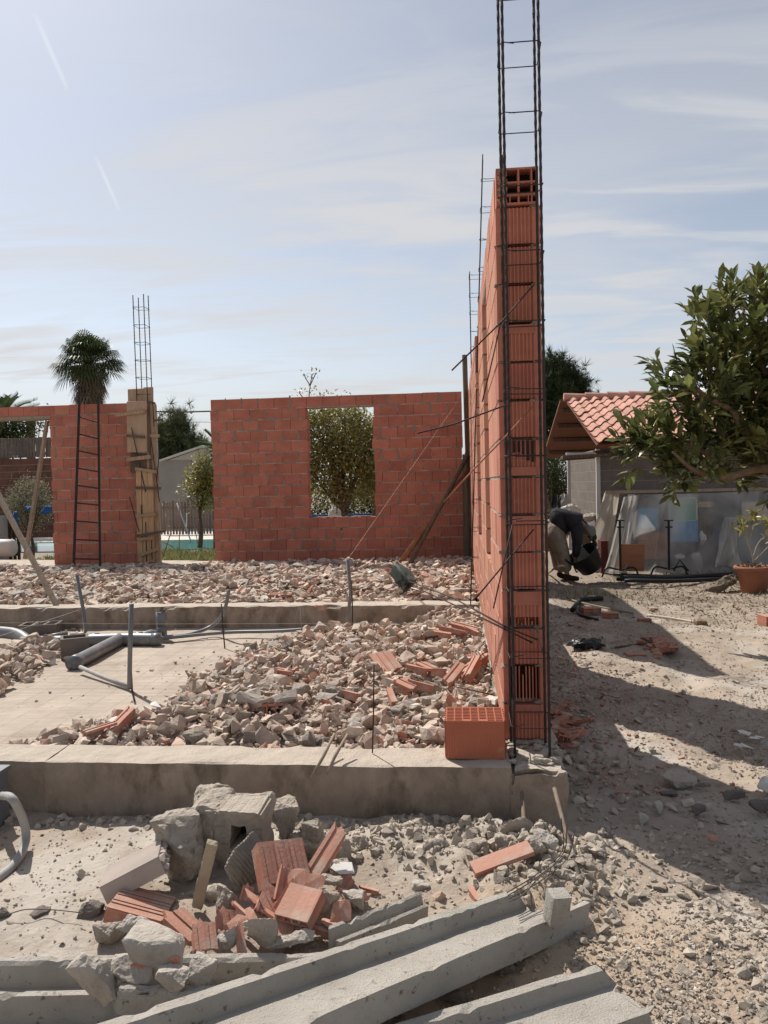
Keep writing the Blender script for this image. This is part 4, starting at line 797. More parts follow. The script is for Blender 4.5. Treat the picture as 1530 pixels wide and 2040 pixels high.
ch(262, 1930, 100, 54, -.09, 'whitish chunk below the biggest chunk, left of two', 324, m_conc, corner=.9, amp=.025)
ch(345, 1946, 74, 46, -.09, 'whitish chunk below the biggest chunk, right of two', 325, m_conc, corner=.9, amp=.025)
ch(404, 1930, 60, 70, -.09, 'pale rough chunk at the right end of the chunks on the joist', 326, m_conc, corner=.75)
ch(215, 1860, 60, 50, -.2, 'dark grey chunk behind the tall leaning chunk', 327, m_chunk)
ch(75, 1822, 52, 36, -.24, 'dark half buried stone with a wire, second from the left edge', 328, m_block)
ch(8, 1826, 30, 44, -.24, 'dark stone cut by the left edge, tied by the same wire', 329, m_block)
ch(178, 1817, 54, 44, -.23, 'dark rough stone left of the ribbed terracotta slab', 330, m_block)
ch(168, 1797, 22, 34, -.25, 'small pointed stone standing on the dirt', 331, m_block, corner=.2, n=8)
conduit('thin rusty wire linking the half buried stones', bez([P(10, 1824, -.22), P(50, 1812, -.2), P(100, 1812, -.21), P(160, 1818, -.2)], 5), .002, m_wire, 'tie_wire', 'wire')
ch(860, 1690, 80, 50, -.2, 'rounded grey lump on the dirt before the foundation, left of two', 332, corner=.5, rot=(0, .15, .2))
ch(940, 1692, 78, 62, -.19, 'rounded grey lump on the dirt before the foundation, right of two', 333, M('sandy cement lump', (.46, .40, .32), (.36, .31, .25), bump=1, bsc=80), corner=.3)
ch(838, 1768, 46, 30, -.235, 'small pale stone on the dirt behind the long joist', 334, m_conc); ch(872, 1784, 34, 28, -.235, 'small pinkish stone beside the pale stone', 335, M('pinkish stone', (.48, .36, .28), bump=.4), corner=.3)
ch(892, 1730, 40, 26, -.23, 'small grey stone between the two lumps and the joist', 336); ch(598, 1600, 1, 1, -.5, 'x', 1) if False else None
ch(1012, 1678, 60, 46, -.18, 'brown chunk in the debris at the foundation corner', 337); ch(975, 1660, 50, 40, -.2, 'grey chunk against the foundation near its corner', 338); ch(1062, 1690, 52, 44, -.15, 'grey chunk between the two leaning bars', 339, rot=(.2, .3, .4))
ch(1030, 1650, 52, 60, -.14, 'broken plate leaning on the foundation corner', 340, rot=(.3, .5, .2), dz=14, corner=.95); ch(1085, 1720, 40, 44, -.2, 'grey stone left of the right leaning bar', 341); ch(1090, 1672, 60, 20, -.13, 'thin pale plate in the debris under the leaning bars', 342, m_conc, rot=(.2, .3, -.3), dz=40)
ch(1217, 1807, 34, 22, -.25, 'small dark stone by the shadow of the leaning bar', 343, m_block)
ch(745, 1950, 1, 1, -.5, 'x', 1) if False else None
ch(905, 1985, 70, 30, -.26, 'dark clod in the gap between the two joists', 344, m_block); ch(1015, 1930, 40, 28, -.24, 'small dark block behind the stubby joist', 345, m_block)
ch(640, 1640, 34, 30, -.22, 'x', 346) if False else None
# concrete block with a square hole
g = Geo(); fx = np.linspace(-.11, .10, 22); fz = np.linspace(-.125, .125, 26); perf(g, fx, fz, lambda i, j: not (-.035 < fx[i] + .005 < .03 and -.045 < fz[j] + .005 < .064), -.09, .05)
rbox(g, -.21, .095, .045, .10, -.12, .12, .02, .012, .04, s=70); rbox(g, -.22, -.10, -.075, .10, -.11, .115, .012, .016, .05, s=71)
for A_ in g.V: A_ += np.stack([fbm(A_ + 5, 14, 4, 900 + k, .6) for k in range(3)], 1) * .009; A_ *= 1 - (np.abs(A_[:, [0]]) > .09) * (np.abs(A_[:, [2]]) > .11) * .05
g.box(-.036, .031, .025, .03, -.05, .07, 1)  # dark backing stands in for shade deep in the hole
o = g.build('concrete_block', [m_chunk, m_dark], loc=P(492, 1650, -.08), rot=(.12, .05, -.08)); tag(o, 'broken concrete block with a square hole facing the front', 'concrete block')
# grey ribbed block with mortar pads along its edge
g = Geo(); w, d, h = .235, .20, .07; n = 16
for q in range(n): g.box(-w / 2, w / 2, -d / 2 + q * d / n, -d / 2 + (q + .72) * d / n, h / 2 - .002, h / 2 + .003)
g.box(-w / 2, w / 2, -d / 2, d / 2, -h / 2, h / 2 - .001)
for a in range(4):
    for b in range(2):
        v, f = hull(rockpts(16, .75)); g.arr(v * [.03, .042, .028] + [w / 2 + .006, -d / 2 + .026 + a * .049, -.017 + b * .033], f)
m_gb = M('grey ribbed block', (.47, .40, .35), (.38, .33, .29), sc=7, bump=.3); o = g.build('hollow_brick', m_gb, loc=P(270, 1734, -.13), rot=(-.1, -.38, .35)); tag(o, 'grey ribbed brick with mortar pads along its end, left of the pile', 'brick')
# narrow plank-like strip
g = Geo(); rbox(g, -.021, .021, -.012, .012, -.17, .17, .012, .002, .006, s=77, sc=20); o = g.build('cement_strip', M('tan cement strip', (.42, .35, .255), (.33, .27, .20), bump=.4), loc=P(407, 1745, -.05), rot=(.35, .30, .1)); tag(o, 'narrow tan cement strip leaning upright across the pile', 'strip')
# terracotta bricks of the pile
def cellbrick(label, px, py, z, rot, w, d, h, nc, nr, mat=m_terra, rib=True):
    g = Geo(); xs = [0]; cw = (w - .007 * (nc + 1)) / nc
    for q in range(nc): xs += [.007 + q * (cw + .007), .007 + q * (cw + .007) + cw]
    xs += [w]; zs = [0]; cz = (h - .007 * (nr + 1)) / nr
    for q in range(nr): zs += [.007 + q * (cz + .007), .007 + q * (cz + .007) + cz]
    zs += [h]; perf(g, xs, zs, lambda i, j: not (i % 2 == 1 and j % 2 == 1), 0, d, tf=lambda v: v - [w / 2, d / 2, h / 2])
    if rib:
        for q in range(9):
            if q % 3 != 1: g.box(-w / 2 + w * (q + .15) / 9, -w / 2 + w * (q + .75) / 9, -d / 2 + .002, d / 2 - .002, h / 2 - .001, h / 2 + .004)
    return tag(g.build('hollow_brick', [mat, m_dark], loc=P(px, py, z), rot=rot), label, 'brick')
cellbrick('broken orange brick standing on edge with slots along its lower side, middle of the pile', 560, 1722, -.08, (.75, .15, .62), .19, .16, .07, 8, 1)
cellbrick('orange hollow brick with round cells showing at its front, right of the shards', 598, 1808, -.12, (.42, .05, -.28), .13, .13, .06, 4, 2, m_terra, False)
cellbrick('ribbed orange slab lying flat at the left of the pile under the grey ribbed brick', 280, 1812, -.2, (.25, 0, 1.6), .17, .21, .055, 6, 1)
def shard(k, px, py, z, rot, label, sc=1.0): return put(rp[k], 'brick_shard', P(px, py, z), rot, sc, label, 'brick shard', None if 'heaped' not in label else 'terracotta shards heaped in the pile')
shard(1, 646, 1706, -.09, (.6, .2, -.42), 'upright orange terracotta strip right of the ridged slab', .95)
shard(2, 368, 1846, -.16, (.5, .1, 1.3), 'ribbed orange shard at the front left of the shards', 1.0)
shard(2, 408, 1866, -.15, (.6, .1, .5), 'ribbed orange shard beside the light standing chunk', .7)
flk = [chunk_mesh('brick_shard', m_terra, (1, .7, .12), 600 + k, 1, .01, .9, 9) for k in range(4)]
for k, (px, py, zz, r) in enumerate([(478, 1812, -.15, (.3, .3, 1.0)), (505, 1825, -.16, (.5, 0, .9)), (530, 1800, -.13, (.7, .5, .1)), (545, 1770, -.1, (1.2, .2, .1)), (560, 1762, -.09, (1.3, .5, .5)), (585, 1755, -.08, (1.2, -.2, -.3)), (600, 1770, -.1, (1.0, .3, .9)), (520, 1845, -.17, (.3, 0, .4)), (550, 1830, -.15, (.6, 0, 1.4)),
      (470, 1840, -.17, (.9, 0, -.4)), (450, 1832, -.18, (.9, .3, .6)), (570, 1845, -.17, (.2, .1, 1.2)), (628, 1848, -.19, (.2, 0, 1.4)), (660, 1842, -.19, (.2, .1, 1.5)), (688, 1762, -.19, (.9, .2, -.7)), (708, 1778, -.2, (.6, .1, .7)), (735, 1772, -.23, (.1, 0, 1.3)), (675, 1818, -.17, (1.1, 0, .6)), (492, 1780, -.15, (1.2, .2, 0)),
      (515, 1790, -.14, (.4, .6, .7)), (540, 1815, -.14, (.9, -.4, .5)), (576, 1790, -.11, (1.3, .3, .4)), (565, 1858, -.17, (.5, .2, .2)), (590, 1866, -.18, (.2, .2, 1.1)), (480, 1868, -.16, (.9, .2, .6)), (620, 1760, -.1, (.9, .1, .1))]):
    r = (r[0] * .75, r[1], r[2])
    if k % 2:
        put(flk[k % 4], 'brick_shard', P(px, py, zz), r, rng.uniform(.09, .14), 'plain broken flake of terracotta heaped in the middle of the pile', 'brick shard', 'terracotta flakes heaped in the pile'); continue
    shard((3, 2, 1, 2)[k // 2 % 4], px, py, zz, r, 'small orange terracotta shard heaped in the middle of the pile', rng.uniform(.4, .65))
g = Geo(); rbox(g, -.13, .13, -.035, .035, -.011, .011, .02, .001, .004, s=81); o = g.build('terracotta_strip', m_terra, loc=P(1000, 1710, -.15), rot=(.25, -.22, .32)); tag(o, 'flat orange terracotta strip lying at the foot of the foundation corner', 'brick shard')
shard(2, 955, 1782, -.23, (.1, 0, .4), 'small plain terracotta piece behind the end of the long joist', .6)
g = Geo(); rbox(g, -.035, .035, -.03, .03, -.055, .055, .012, .004, .012, s=85); o = g.build('concrete_block', m_concw, loc=P(1109, 1806, -.075), rot=(.15, .1, .35)); tag(o, 'small pale concrete cube standing on the end of the long joist', 'concrete block')
# ---------------------------------------------------------------- boarded column, ladder, poles
CY = 13.66
t = thing('formwork_column', 'column boarded in old timber with crooked battens, reinforcement standing out of its top', 'formwork', tuple(PY(298, 1122, CY)[:2]) + (0,)); o0 = t.location.copy()
def q5(x, y, Y=CY): return PY(x, y, Y) - o0
def board(nm, a, b, wpx, mat, Y=CY, th=.025, j=.003):
    a = q5(*a, Y); b = q5(*b, Y); g = Geo(); g.bar(a, b, wpx / 107, th, 0, up=(0, -1, 0), j=j); return g.build(nm, mat, t)
def vboard(nm, x0, x1, y0, y1, mat, Y=CY, th=.025, tw=0):
    a = q5((x0 + x1) / 2 + tw, y0, Y); b = q5((x0 + x1) / 2, y1, Y); g = Geo(); n = 6
    g.bar(a, b, (x1 - x0) / 107, th, 0, up=(0, -1, 0), j=.005); return g.build(nm, mat, t)
m_ply = M('pale plywood', (.45, .32, .22), (.36, .25, .17), sc=4, bump=.2, stretch=(4, 4, 1)); m_newwood = M('pale plank', (.55, .37, .22), (.40, .26, .15), sc=5, bump=.2, bsc=20, isl=.15, stretch=(9, 9, .6))
vboard('plank', 253, 294, 800, 901, m_ply, CY, tw=-1); vboard('plank', 256, 290, 775, 804, m_ply, CY + .28, .05, -1); vboard('plank', 288, 306, 772, 830, m_ply, CY + .26, .06, -1)
g = Geo(); g.bar(q5(302, 800, CY + .16), q5(311, 1119, CY + .16), .03, .30, 0, up=(0, -1, 0)); g.build('side_plank', m_woodd, t)
vboard('plank', 294, 312, 805, 940, m_wood, CY + .05, tw=-1); vboard('plank', 260, 296, 903, 942, m_woodd, CY + .05); vboard('plank', 274, 285, 938, 1119, m_newwood, CY + .005, tw=-3); vboard('plank', 285.5, 297, 938, 1121, m_newwood, CY, tw=-3); vboard('plank', 297.5, 308, 940, 1120, m_newwood, CY + .004, tw=-3); vboard('plank', 309, 320, 930, 1118, m_wood, CY + .05, tw=-5)
for a, b, w in [((230, 828), (290, 820), 6), ((252, 868), (288, 871), 5), ((253, 916), (300, 910), 7), ((270, 934), (312, 940), 6), ((269, 972), (320, 973), 5), ((272, 1028), (310, 1024), 6), ((272, 1068), (330, 1058), 5), ((274, 1075), (306, 1072), 6), ((277, 1107), (315, 1093), 6), ((300, 868), (318, 868), 6), ((308, 838), (324, 836), 5)]:
    board('batten', a, b, w, m_woodd if w < 6 else m_wood, CY - .045, .04)
for a, b in [((262, 852), (290, 980)), ((300, 870), (318, 1000)), ((318, 895), (312, 960)), ((258, 990), (277, 1060)), ((304, 800), (307, 850)), ((290, 1040), (292, 1118)), ((301, 1070), (303, 1115)), ((281, 1005), (282, 1030))]:
    g = Geo(); g.tube([q5(*a, CY - .05), q5(*b, CY - .03)], .008, 6); g.build('tie_bar', m_rebar, t)
g = Geo(); g.box(-.17, .12, .02, .3, 0, 2.95); g.build('concrete_core', m_conc, t, loc=(PY(295, 900, 13.8).x - o0.x, .03, 0))
# torn mortar side of the wall next to it
g = Geo()
for k in range(15):
    for _ in range(7):
        v, f = ROCKS[rng.integers(18)]; g.arr(v * rng.uniform(.05, .13) + [lx1 + .03 + rng.uniform(-.04, .06), 13.86 + rng.uniform(-.06, .1), .2 * k + rng.uniform(0, .2)], f)
tag(g.build('mortar_edge', m_chunk), kind='stuff')
t = thing('ladder', 'homemade ladder welded from dark rebar leaning on the brick wall', 'ladder', P(172, 1137, .02)); o0 = t.location.copy()
A0, A1 = P(146.5, 1137, .0), PY(159, 776, 13.74); B0, B1 = P(199.5, 1137, .0), PY(195.5, 790, 13.74)
for a, b in ((A0, A1), (B0, B1)): g = Geo(); g.bar(a - o0, b - o0, .038, .038); g.build('rail', m_rebar, t)
for zy in (837, 872, 906, 941, 975, 1009, 1044, 1079, 1115):
    f = (1137 - zy) / (1137 - 780.); g = Geo(); g.tube([A0.lerp(A1, f) - o0, B0.lerp(B1, f) - o0], .013, 7); g.build('rung', m_rebar, t)
def pole(name, label, a, b, w, h, mat, cat='pole', j=.003): g = Geo(); g.bar(a, b, w, h, j=j); return tag(g.build(name, mat), label, cat)
pole('timber_prop', 'long timber leaning in from the left edge with its foot on the low beam', P(113, 1207, .0), PY(-22, 950, 9.6), .05, .06, m_woodg)
pole('timber_prop', 'thick grey plank slanting in the doorway under the lintel board', PY(50, 1113, 13.75), PY(94, 838, 13.86), .12, .05, m_woodg)
pole('timber_prop', 'narrow dark board standing upright in the far corner above the wall', PY(938, 1112, 13.62), PY(925.5, 707, 13.72), .07, .05, m_woodd)
pole('timber_board', 'dark board standing beside the far corner cage', PY(929, 1110, 13.75), PY(927, 905, 13.78), .09, .04, m_woodd, 'board')
g = Geo(); g.tube([P(798, 1121, .05), PY(893, 987, 13.3), PY(935, 935, 13.6)], [.045, .04, .03], 10); tag(g.build('propping_pole', m_rust, smooth=True), 'orange brown round pole leaning up into the far corner', 'pole')
g = Geo(); g.tube([P(816, 1124, .03), PY(935, 902, 13.6)], .035, 10); tag(g.build('propping_pole', m_woodd, smooth=True), 'dark round pole leaning into the far corner behind the orange one', 'pole')
g = Geo(); g.tube([PY(310, 820, 13.7), PY(365, 821, 13.8), PY(427, 819, 13.85)], .014, 6); tag(g.build('cable', m_wire), 'dark bar bridging the gap between the boarded column and the back wall', 'cable')
g = Geo(); g.tube([PY(318, 841, 13.7), PY(427, 841, 13.85)], .004, 5); tag(g.build('cable', m_wire), 'fine wire strung across the gap below the dark bar', 'cable')
# dented bucket at the end of the two long bars
g = Geo(); prof = [(.10, -.15), (.115, -.14), (.13, 0), (.145, .13), (.152, .15), (.14, .15), (.12, 0), (.09, -.13), (.0, -.13)]; g.lathe(prof, n=22)
v = g.V[0]; v += np.stack([fbm(v, 9, 3, 5), fbm(v, 9, 3, 6), fbm(v, 9, 3, 7)], 1) * .035; v[:, 0] *= .8; g.V[0] = v
m_bucket = M('scuffed dark green tin', (.045, .07, .058), (.16, .18, .16), sc=16, rough=.5, bump=.3, bsc=40, c3=(.02, .02, .02), c3t=(.5, .6), c3sc=8)
bo = g.build('bucket', m_bucket, None, True, loc=bk + Vector((-.06, .03, .06)), rot=(.5, 2.5, .4)); tag(bo, 'dented dark green bucket tipped over at the end of two long bars', 'bucket')
g = Geo(); g.tube([(.14 * math.cos(a), -.02, .15 + .14 * math.sin(a)) for a in np.linspace(0, math.pi, 12)], .004, 5); g.build('handle', m_wire, bo)

# ---------------------------------------------------------------- plants
m_leafN = M('big glossy leaf', (.075, .10, .03), (.22, .225, .08), sc=2, rough=.33, bump=.05, isl=.5, hue=.02, transl=.33, spec=.5)
m_leafC = M('citrus leaf', (.21, .20, .055), (.36, .32, .11), sc=2, rough=.4, bump=.05, isl=.4, hue=.025, transl=.35, spec=.5)
m_leafD = M('dark leaf', (.045, .065, .022), (.085, .105, .035), sc=2, rough=.5, bump=.05, isl=.35, hue=.02, transl=.25)
m_pine = M('pine needles', (.035, .055, .022), (.075, .095, .042), sc=1, rough=.7, bump=0, isl=.4, transl=.2)
m_pineL = M('light pine needles', (.10, .125, .055), (.16, .175, .085), sc=1, rough=.7, bump=0, isl=.35, transl=.3)
m_palm = M('palm blade', (.05, .075, .028), (.09, .115, .045), sc=2, rough=.5, bump=0, isl=.3, transl=.2)
m_dead = M('dead palm frond', (.20, .155, .105), (.12, .09, .06), sc=2, bump=0, isl=.3)
LEAF1 = (np.array([[0, 0, 0], [.17, .35, .05], [0, .35, 0], [-.17, .35, .05], [.16, .7, .02], [0, .7, -.03], [-.16, .7, .02], [0, 1, -.09]]),
         np.array([[0, 1, 2], [0, 2, 3], [1, 4, 5], [1, 5, 2], [2, 5, 6], [2, 6, 3], [4, 7, 5], [5, 7, 6]]))
LEAF2 = (np.array([[0, 0, 0], [.26, .45, .07], [0, 1, -.05], [-.26, .45, .07]]), np.array([[0, 1, 2], [0, 2, 3]]))
TUFT = []
for s_ in range(3):
    r_ = np.random.default_rng(s_); d_ = r_.normal(size=(16, 3)); d_[:, 2] = np.abs(d_[:, 2]) * .8; d_ /= np.linalg.norm(d_, axis=1)[:, None]; V_ = []; F_ = []
    for q in range(16):
        s2 = np.cross(d_[q], [0, 0, 1]); s2 = s2 / (np.linalg.norm(s2) + 1e-6) * .035; b_ = len(V_); V_ += [-s2, s2, d_[q] * r_.uniform(.7, 1)]; F_.append([b_, b_ + 1, b_ + 2])
    TUFT.append((np.array(V_), np.array(F_)))
def dirmat(D, spin=None):                                  # local +y along D
    D = D / np.linalg.norm(D, axis=1)[:, None]; up = rng.normal(size=D.shape) * .35 + [0, 0, 1]; X = np.cross(D, up); X /= np.linalg.norm(X, axis=1)[:, None]; Z = np.cross(X, D); return np.stack([X, D, Z], 2)
def inell(n, ells, shell=.0):
    vol = np.array([np.prod(r) for _, r in ells]) ** .8; pk = rng.choice(len(ells), n, p=vol / vol.sum()); d = rng.normal(size=(n, 3)); d /= np.linalg.norm(d, axis=1)[:, None]; rad = rng.uniform(shell, 1, n) ** .5
    c = np.array([tuple(e[0]) for e in ells])[pk]; r = np.array([e[1] for e in ells])[pk]; return c + d * r * rad[:, None], d
def crown_clumps(g, ells, nc, nl, size, spread_, bases=(LEAF2,), shell=.35, up=.3):
    c, d = inell(nc, ells, shell); c = np.repeat(c, nl, 0); d = np.repeat(d, nl, 0); n = len(c); p = c + rng.normal(0, 1, (n, 3)) * spread_
    D = d * .6 + rng.normal(size=(n, 3)) + [0, 0, up]; s = size * rng.uniform(.6, 1.15, n); scatter(g, list(bases), p, dirmat(D), np.stack([s, s, s], 1))
def crown_shoots(g, ells, ns, nl, L, shell=.3, shoot=.22):
    c, d = inell(ns, ells, shell); ax = d * .8 + [0, 0, .75] + rng.normal(0, .25, (ns, 3)); ax /= np.linalg.norm(ax, axis=1)[:, None]
    P_, D_, S_ = [], [], []
    for q in range(nl):
        a = 2.4 * q + rng.uniform(0, 6, ns); t1 = np.cross(ax, [0.3, .2, 1]); t1 /= np.linalg.norm(t1, axis=1)[:, None]; t2 = np.cross(ax, t1); sp_ = rng.uniform(.35, 1.0, ns) * (1.25 - .6 * q / nl)
        D_.append(ax + (t1 * np.cos(a)[:, None] + t2 * np.sin(a)[:, None]) * sp_[:, None] * 1.2 - [0, 0, .25 * (1 - q / nl)]); P_.append(c + ax * (shoot * q / nl)); S_.append(L * rng.uniform(.35, 1.15, ns))
    D_, P_, S_ = np.concatenate(D_), np.concatenate(P_), np.concatenate(S_); scatter(g, [LEAF1], P_, dirmat(D_), np.stack([S_, S_, S_], 1)); return c, ax
def tree(name, label, base, ells, leaf_fn, mat, trunk_r, limbs=7, cat='tree', bend=.15, lean=None, bark=None, group=None):
    t = thing(name, label, cat, tuple(base), 0, group); b = Vector(base); g = Geo(); E_ = [(np.array(tuple(c)) - np.array(tuple(b)), np.array(r)) for c, r in ells]
    leaf_fn(g, E_); g.build('crown', mat, t)
    g = Geo(); cc = np.mean([e[0] for e in E_], 0); fork = Vector(lean) if lean else Vector((cc[0] * .3, cc[1] * .3, cc[2] * .45))
    g.tube(bez([(0, 0, -.1), fork * .5 + Vector((bend * .3, 0, 0)), fork], 5), list(np.linspace(trunk_r * 1.25, trunk_r * .8, 11)), 9)
    for k in range(limbs):
        c, r = E_[k % len(E_)]; d = rng.normal(size=3); d /= np.linalg.norm(d); e = Vector(c + d * r * .75); m_ = fork.lerp(e, .5) + Vector(rng.normal(0, .12, 3)) * (e - fork).length * .5
        pts = bez([fork, m_, e], 5); g.tube(pts, list(np.linspace(trunk_r * .6, trunk_r * .08, len(pts))), 6)
        for _ in range(3):
            i_ = rng.integers(3, len(pts) - 2); e2 = pts[i_] + Vector(rng.normal(0, 1, 3)) * (e - fork).length * .22; g.tube([pts[i_], pts[i_].lerp(e2, .5) + Vector((0, 0, .03)), e2], [trunk_r * .25, trunk_r * .15, trunk_r * .05], 5)
    g.build('trunk', bark or m_bark, t, True); return t
def EL(lst, Y): # [(px, py, r_px, flat)] at distance Y
    out = []
    for e in lst:
        px, py, rp_ = e[:3]; dy = e[3] if len(e) > 3 else 0; p = PY(px, py, Y + dy); s = (p - Vector(CAM)).dot(Vector(_fw)) / F_PX; out.append((p, (rp_ * s, rp_ * s * .9, rp_ * s * (e[4] if len(e) > 4 else .9))))
    return out
# citrus seen through the window
E1 = EL([(665, 870, 70), (710, 890, 62), (640, 915, 58), (700, 950, 55), (745, 910, 60), (610, 880, 60), (680, 835, 45), (625, 830, 40, 0, .8), (760, 860, 45), (635, 965, 42), (725, 968, 45), (600, 940, 45), (760, 960, 45), (680, 985, 30)], 18.2)
b_ = PY(688, 1062, 18.2); b_.z = GZ
tree('citrus_tree', 'bushy citrus tree with yellow green leaves filling the window opening', b_, E1, lambda g, E: crown_clumps(g, E, 520, 30, .11, .13, shell=.55), m_leafC, .11, 12)
E1 = EL([(760, 900, 50), (735, 960, 40), (790, 880, 50), (700, 870, 40)], 23)
b_ = PY(745, 1040, 23); b_.z = GZ
tree('leafy_tree', 'darker tree behind the citrus, seen at the right of the window', b_, E1, lambda g, E: crown_clumps(g, E, 260, 24, .13, .2), m_leafD, .12, 8)
g = Geo(); tw = [PY(612, 792, 18), PY(618, 768, 18), PY(622, 745, 18)]
tw[0] = PY(614, 806, 18.05)
for a in (bez(tw, 4), [tw[1], PY(608, 752, 18), PY(606, 745, 18)], [tw[1], PY(630, 742, 18)], [tw[0], PY(596, 782, 18)]): g.tube(a, .012, 5)
cpts = np.array([tuple(PY(x, y, 18)) for x, y in [(622, 745), (606, 746), (630, 742), (618, 752), (620, 778), (624, 772), (600, 780), (596, 783), (612, 784), (645, 785), (651, 783)] for _ in range(5)]); cpts += rng.normal(0, .05, cpts.shape)
sz = np.full(len(cpts), .09); scatter(g, [LEAF2], cpts, dirmat(rng.normal(size=(len(cpts), 3)) + [0, 0, .5]), np.stack([sz, sz, sz], 1), 1)
ct = bpy.data.objects['citrus_tree']; o = g.build('branch', [m_bark, m_leafC]); o.parent = ct; o.location = -ct.location
# trees and garden in the gap on the left
def pine_fn(nc, nl, size, sp_): return lambda g, E: crown_clumps(g, E, nc, nl, size, sp_, TUFT, .3, .6)
b_ = PY(345, 1000, 34); b_.z = GZ
tree('pine_tree', 'young pine with upright pale candles behind the gabled house in the gap', b_, EL([(350, 870, 34), (335, 895, 36), (375, 905, 34), (318, 880, 28), (352, 838, 16, 0, 1.3), (392, 895, 22), (400, 910, 18), (325, 915, 30)], 34), pine_fn(230, 7, .48, .22), m_pineL, .13, 9)
b_ = PY(300, 1000, 40); b_.z = GZ
tree('pine_tree', 'small pine tip right of the young pine over the roof', PY(410, 960, 38), EL([(408, 900, 12, 0, 1.5), (412, 915, 14)], 38), pine_fn(40, 6, .4, .2), m_pineL, .08, 3)
b_ = PY(395, 1040, 20.5); b_.z = GZ
tree('lemon_tree', 'small lemon tree with pale yellow leaves beside the back wall edge', b_, EL([(412, 955, 32), (395, 965, 24), (420, 985, 28), (385, 975, 16), (408, 930, 18)], 20.5), lambda g, E: crown_clumps(g, E, 130, 22, .12, .14), m_leafC, .06, 6)
def frond_geo(g, base, ax, L, nb, bl, bw, droop=.6, m=0, fan=False):
    ax = Vector(ax).normalized(); side = ax.cross(Vector((0, 0, 1)));
    if side.length < .05: side = Vector((1, 0, 0))
    side.normalize(); up = side.cross(ax); base = Vector(base); V = []; F = []
    if fan:
        hub = base + ax * L; g.tube([base, base.lerp(hub, .5) + up * .04, hub], [.02, .015, .012], 5, m)
        for k in range(nb):
            a = (k / (nb - 1) - .5) * 3.6; d = (ax * math.cos(a) + side * math.sin(a) + up * .1); e1 = hub + d * bl * .6; e2 = hub + d * bl * rng.uniform(.85, 1) + Vector((0, 0, -droop * bl)); w = up.cross(d).normalized() * bw
            q = len(V); V += [hub, e1 - w, e1 + w, e2]; F += [(q, q + 1, q + 2), (q + 1, q + 3, q + 2)]
    else:
        pts = [base + ax * L * t + Vector((0, 0, -droop * L * t * t)) for t in np.linspace(0, 1, 9)]; g.tube(pts, list(np.linspace(.02, .004, 9)), 4, m)
        for k in range(nb):
            t = .12 + .88 * k / nb; p = base + ax * L * t + Vector((0, 0, -droop * L * t * t)); 
            for sg in (-1, 1):
                d = (side * sg + ax * .7 + up * .35).normalized(); e = p + d * bl * (1 - .5 * abs(t - .4)) ; w = ax * bw; q = len(V); V += [p - w, p + w, e]; F += [(q, q + 1, q + 2)]
    g.add([tuple(v) for v in V], F, m)
def sphdir(el, az): return (math.cos(el) * math.cos(az), math.cos(el) * math.sin(az), math.sin(el))
# fan palm above the left wall
pb = PY(182, 1040, 36); pb.z = GZ; top = PY(178, 728, 36); t = thing('fan_palm', 'fan palm with a skirt of dead fronds rising behind the left brick wall', 'palm tree', pb)
hp = top - pb; g = Geo(); g.tube([(0, 0, -.1), hp * .5, hp], [.24, .19, .17], 10); g.build('trunk', m_bark, t)
g = Geo()
for k in range(100):
    el = rng.uniform(-.5, 1.35); frond_geo(g, hp + Vector((0, 0, rng.uniform(-.25, .1))), sphdir(el, rng.uniform(0, 6.28)), rng.uniform(.7, 1.15), 17, rng.uniform(.75, 1.05), .03, rng.uniform(.1, .6), fan=True)
g.build('crown', m_palm, t); g = Geo()
for k in range(150):
    z = rng.uniform(-1.5, -.15); az = rng.uniform(0, 6.28); frond_geo(g, hp + Vector((.1 * math.cos(az), .1 * math.sin(az), z + .3)), sphdir(rng.uniform(-1.35, -.75) if z < -.5 else rng.uniform(-1.0, -.3), az), rng.uniform(.35, .75) , 11, .6, .026, .5, fan=True)
g.build('dead_skirt', m_dead, t)
def datepalm(label, px, py, Y, n, L, r0=0, lo=.2, hi=1.4, azr=(0, 6.28)):
    b = PY(px, 1050, Y); b.z = GZ; tp = PY(px, py, Y) - b; t = thing('date_palm', label, 'palm tree', b); g = Geo(); g.tube([(0, 0, -.1), tp], [.2, .16], 9); g.build('trunk', m_bark, t); g = Geo()
    for k in range(n): frond_geo(g, tp, sphdir(rng.uniform(lo, hi), rng.uniform(*azr)), L * rng.uniform(.8, 1.1), 44, L * .2, .012, rng.uniform(.15, .4))
    g.build('crown', m_palm, t)
datepalm('feathery date palm at the far left above the wall', 6, 830, 28, 26, 1.6); datepalm('thin date palm sprig above the wall between the two palms', 62, 830, 30, 9, 1.2, lo=.1, hi=.7); datepalm('spiky palm beside the back wall edge in the gap', 438, 895, 19.5, 34, .8, lo=-.6, hi=1.2)
b_ = PY(30, 1000, 26); b_.z = GZ
tree('dark_tree', 'dark tree behind the slatted fence at the far left', b_, EL([(-5, 865, 26), (40, 850, 22), (20, 870, 24), (75, 842, 14)], 27), lambda g, E: crown_clumps(g, E, 160, 24, .13, .2), m_leafD, .1, 5)
b_ = PY(62, 1075, 17.5); b_.z = GZ
tree('silvery_bush', 'round silvery bush seen through the doorway', b_, EL([(60, 985, 34), (35, 1000, 20), (85, 1005, 26), (60, 1025, 30)], 17.5), lambda g, E: crown_clumps(g, E, 150, 24, .07, .1), M('silvery leaf', (.16, .17, .11), (.28, .28, .2), isl=.3, bump=0, transl=.3), .04, 7, cat='bush')
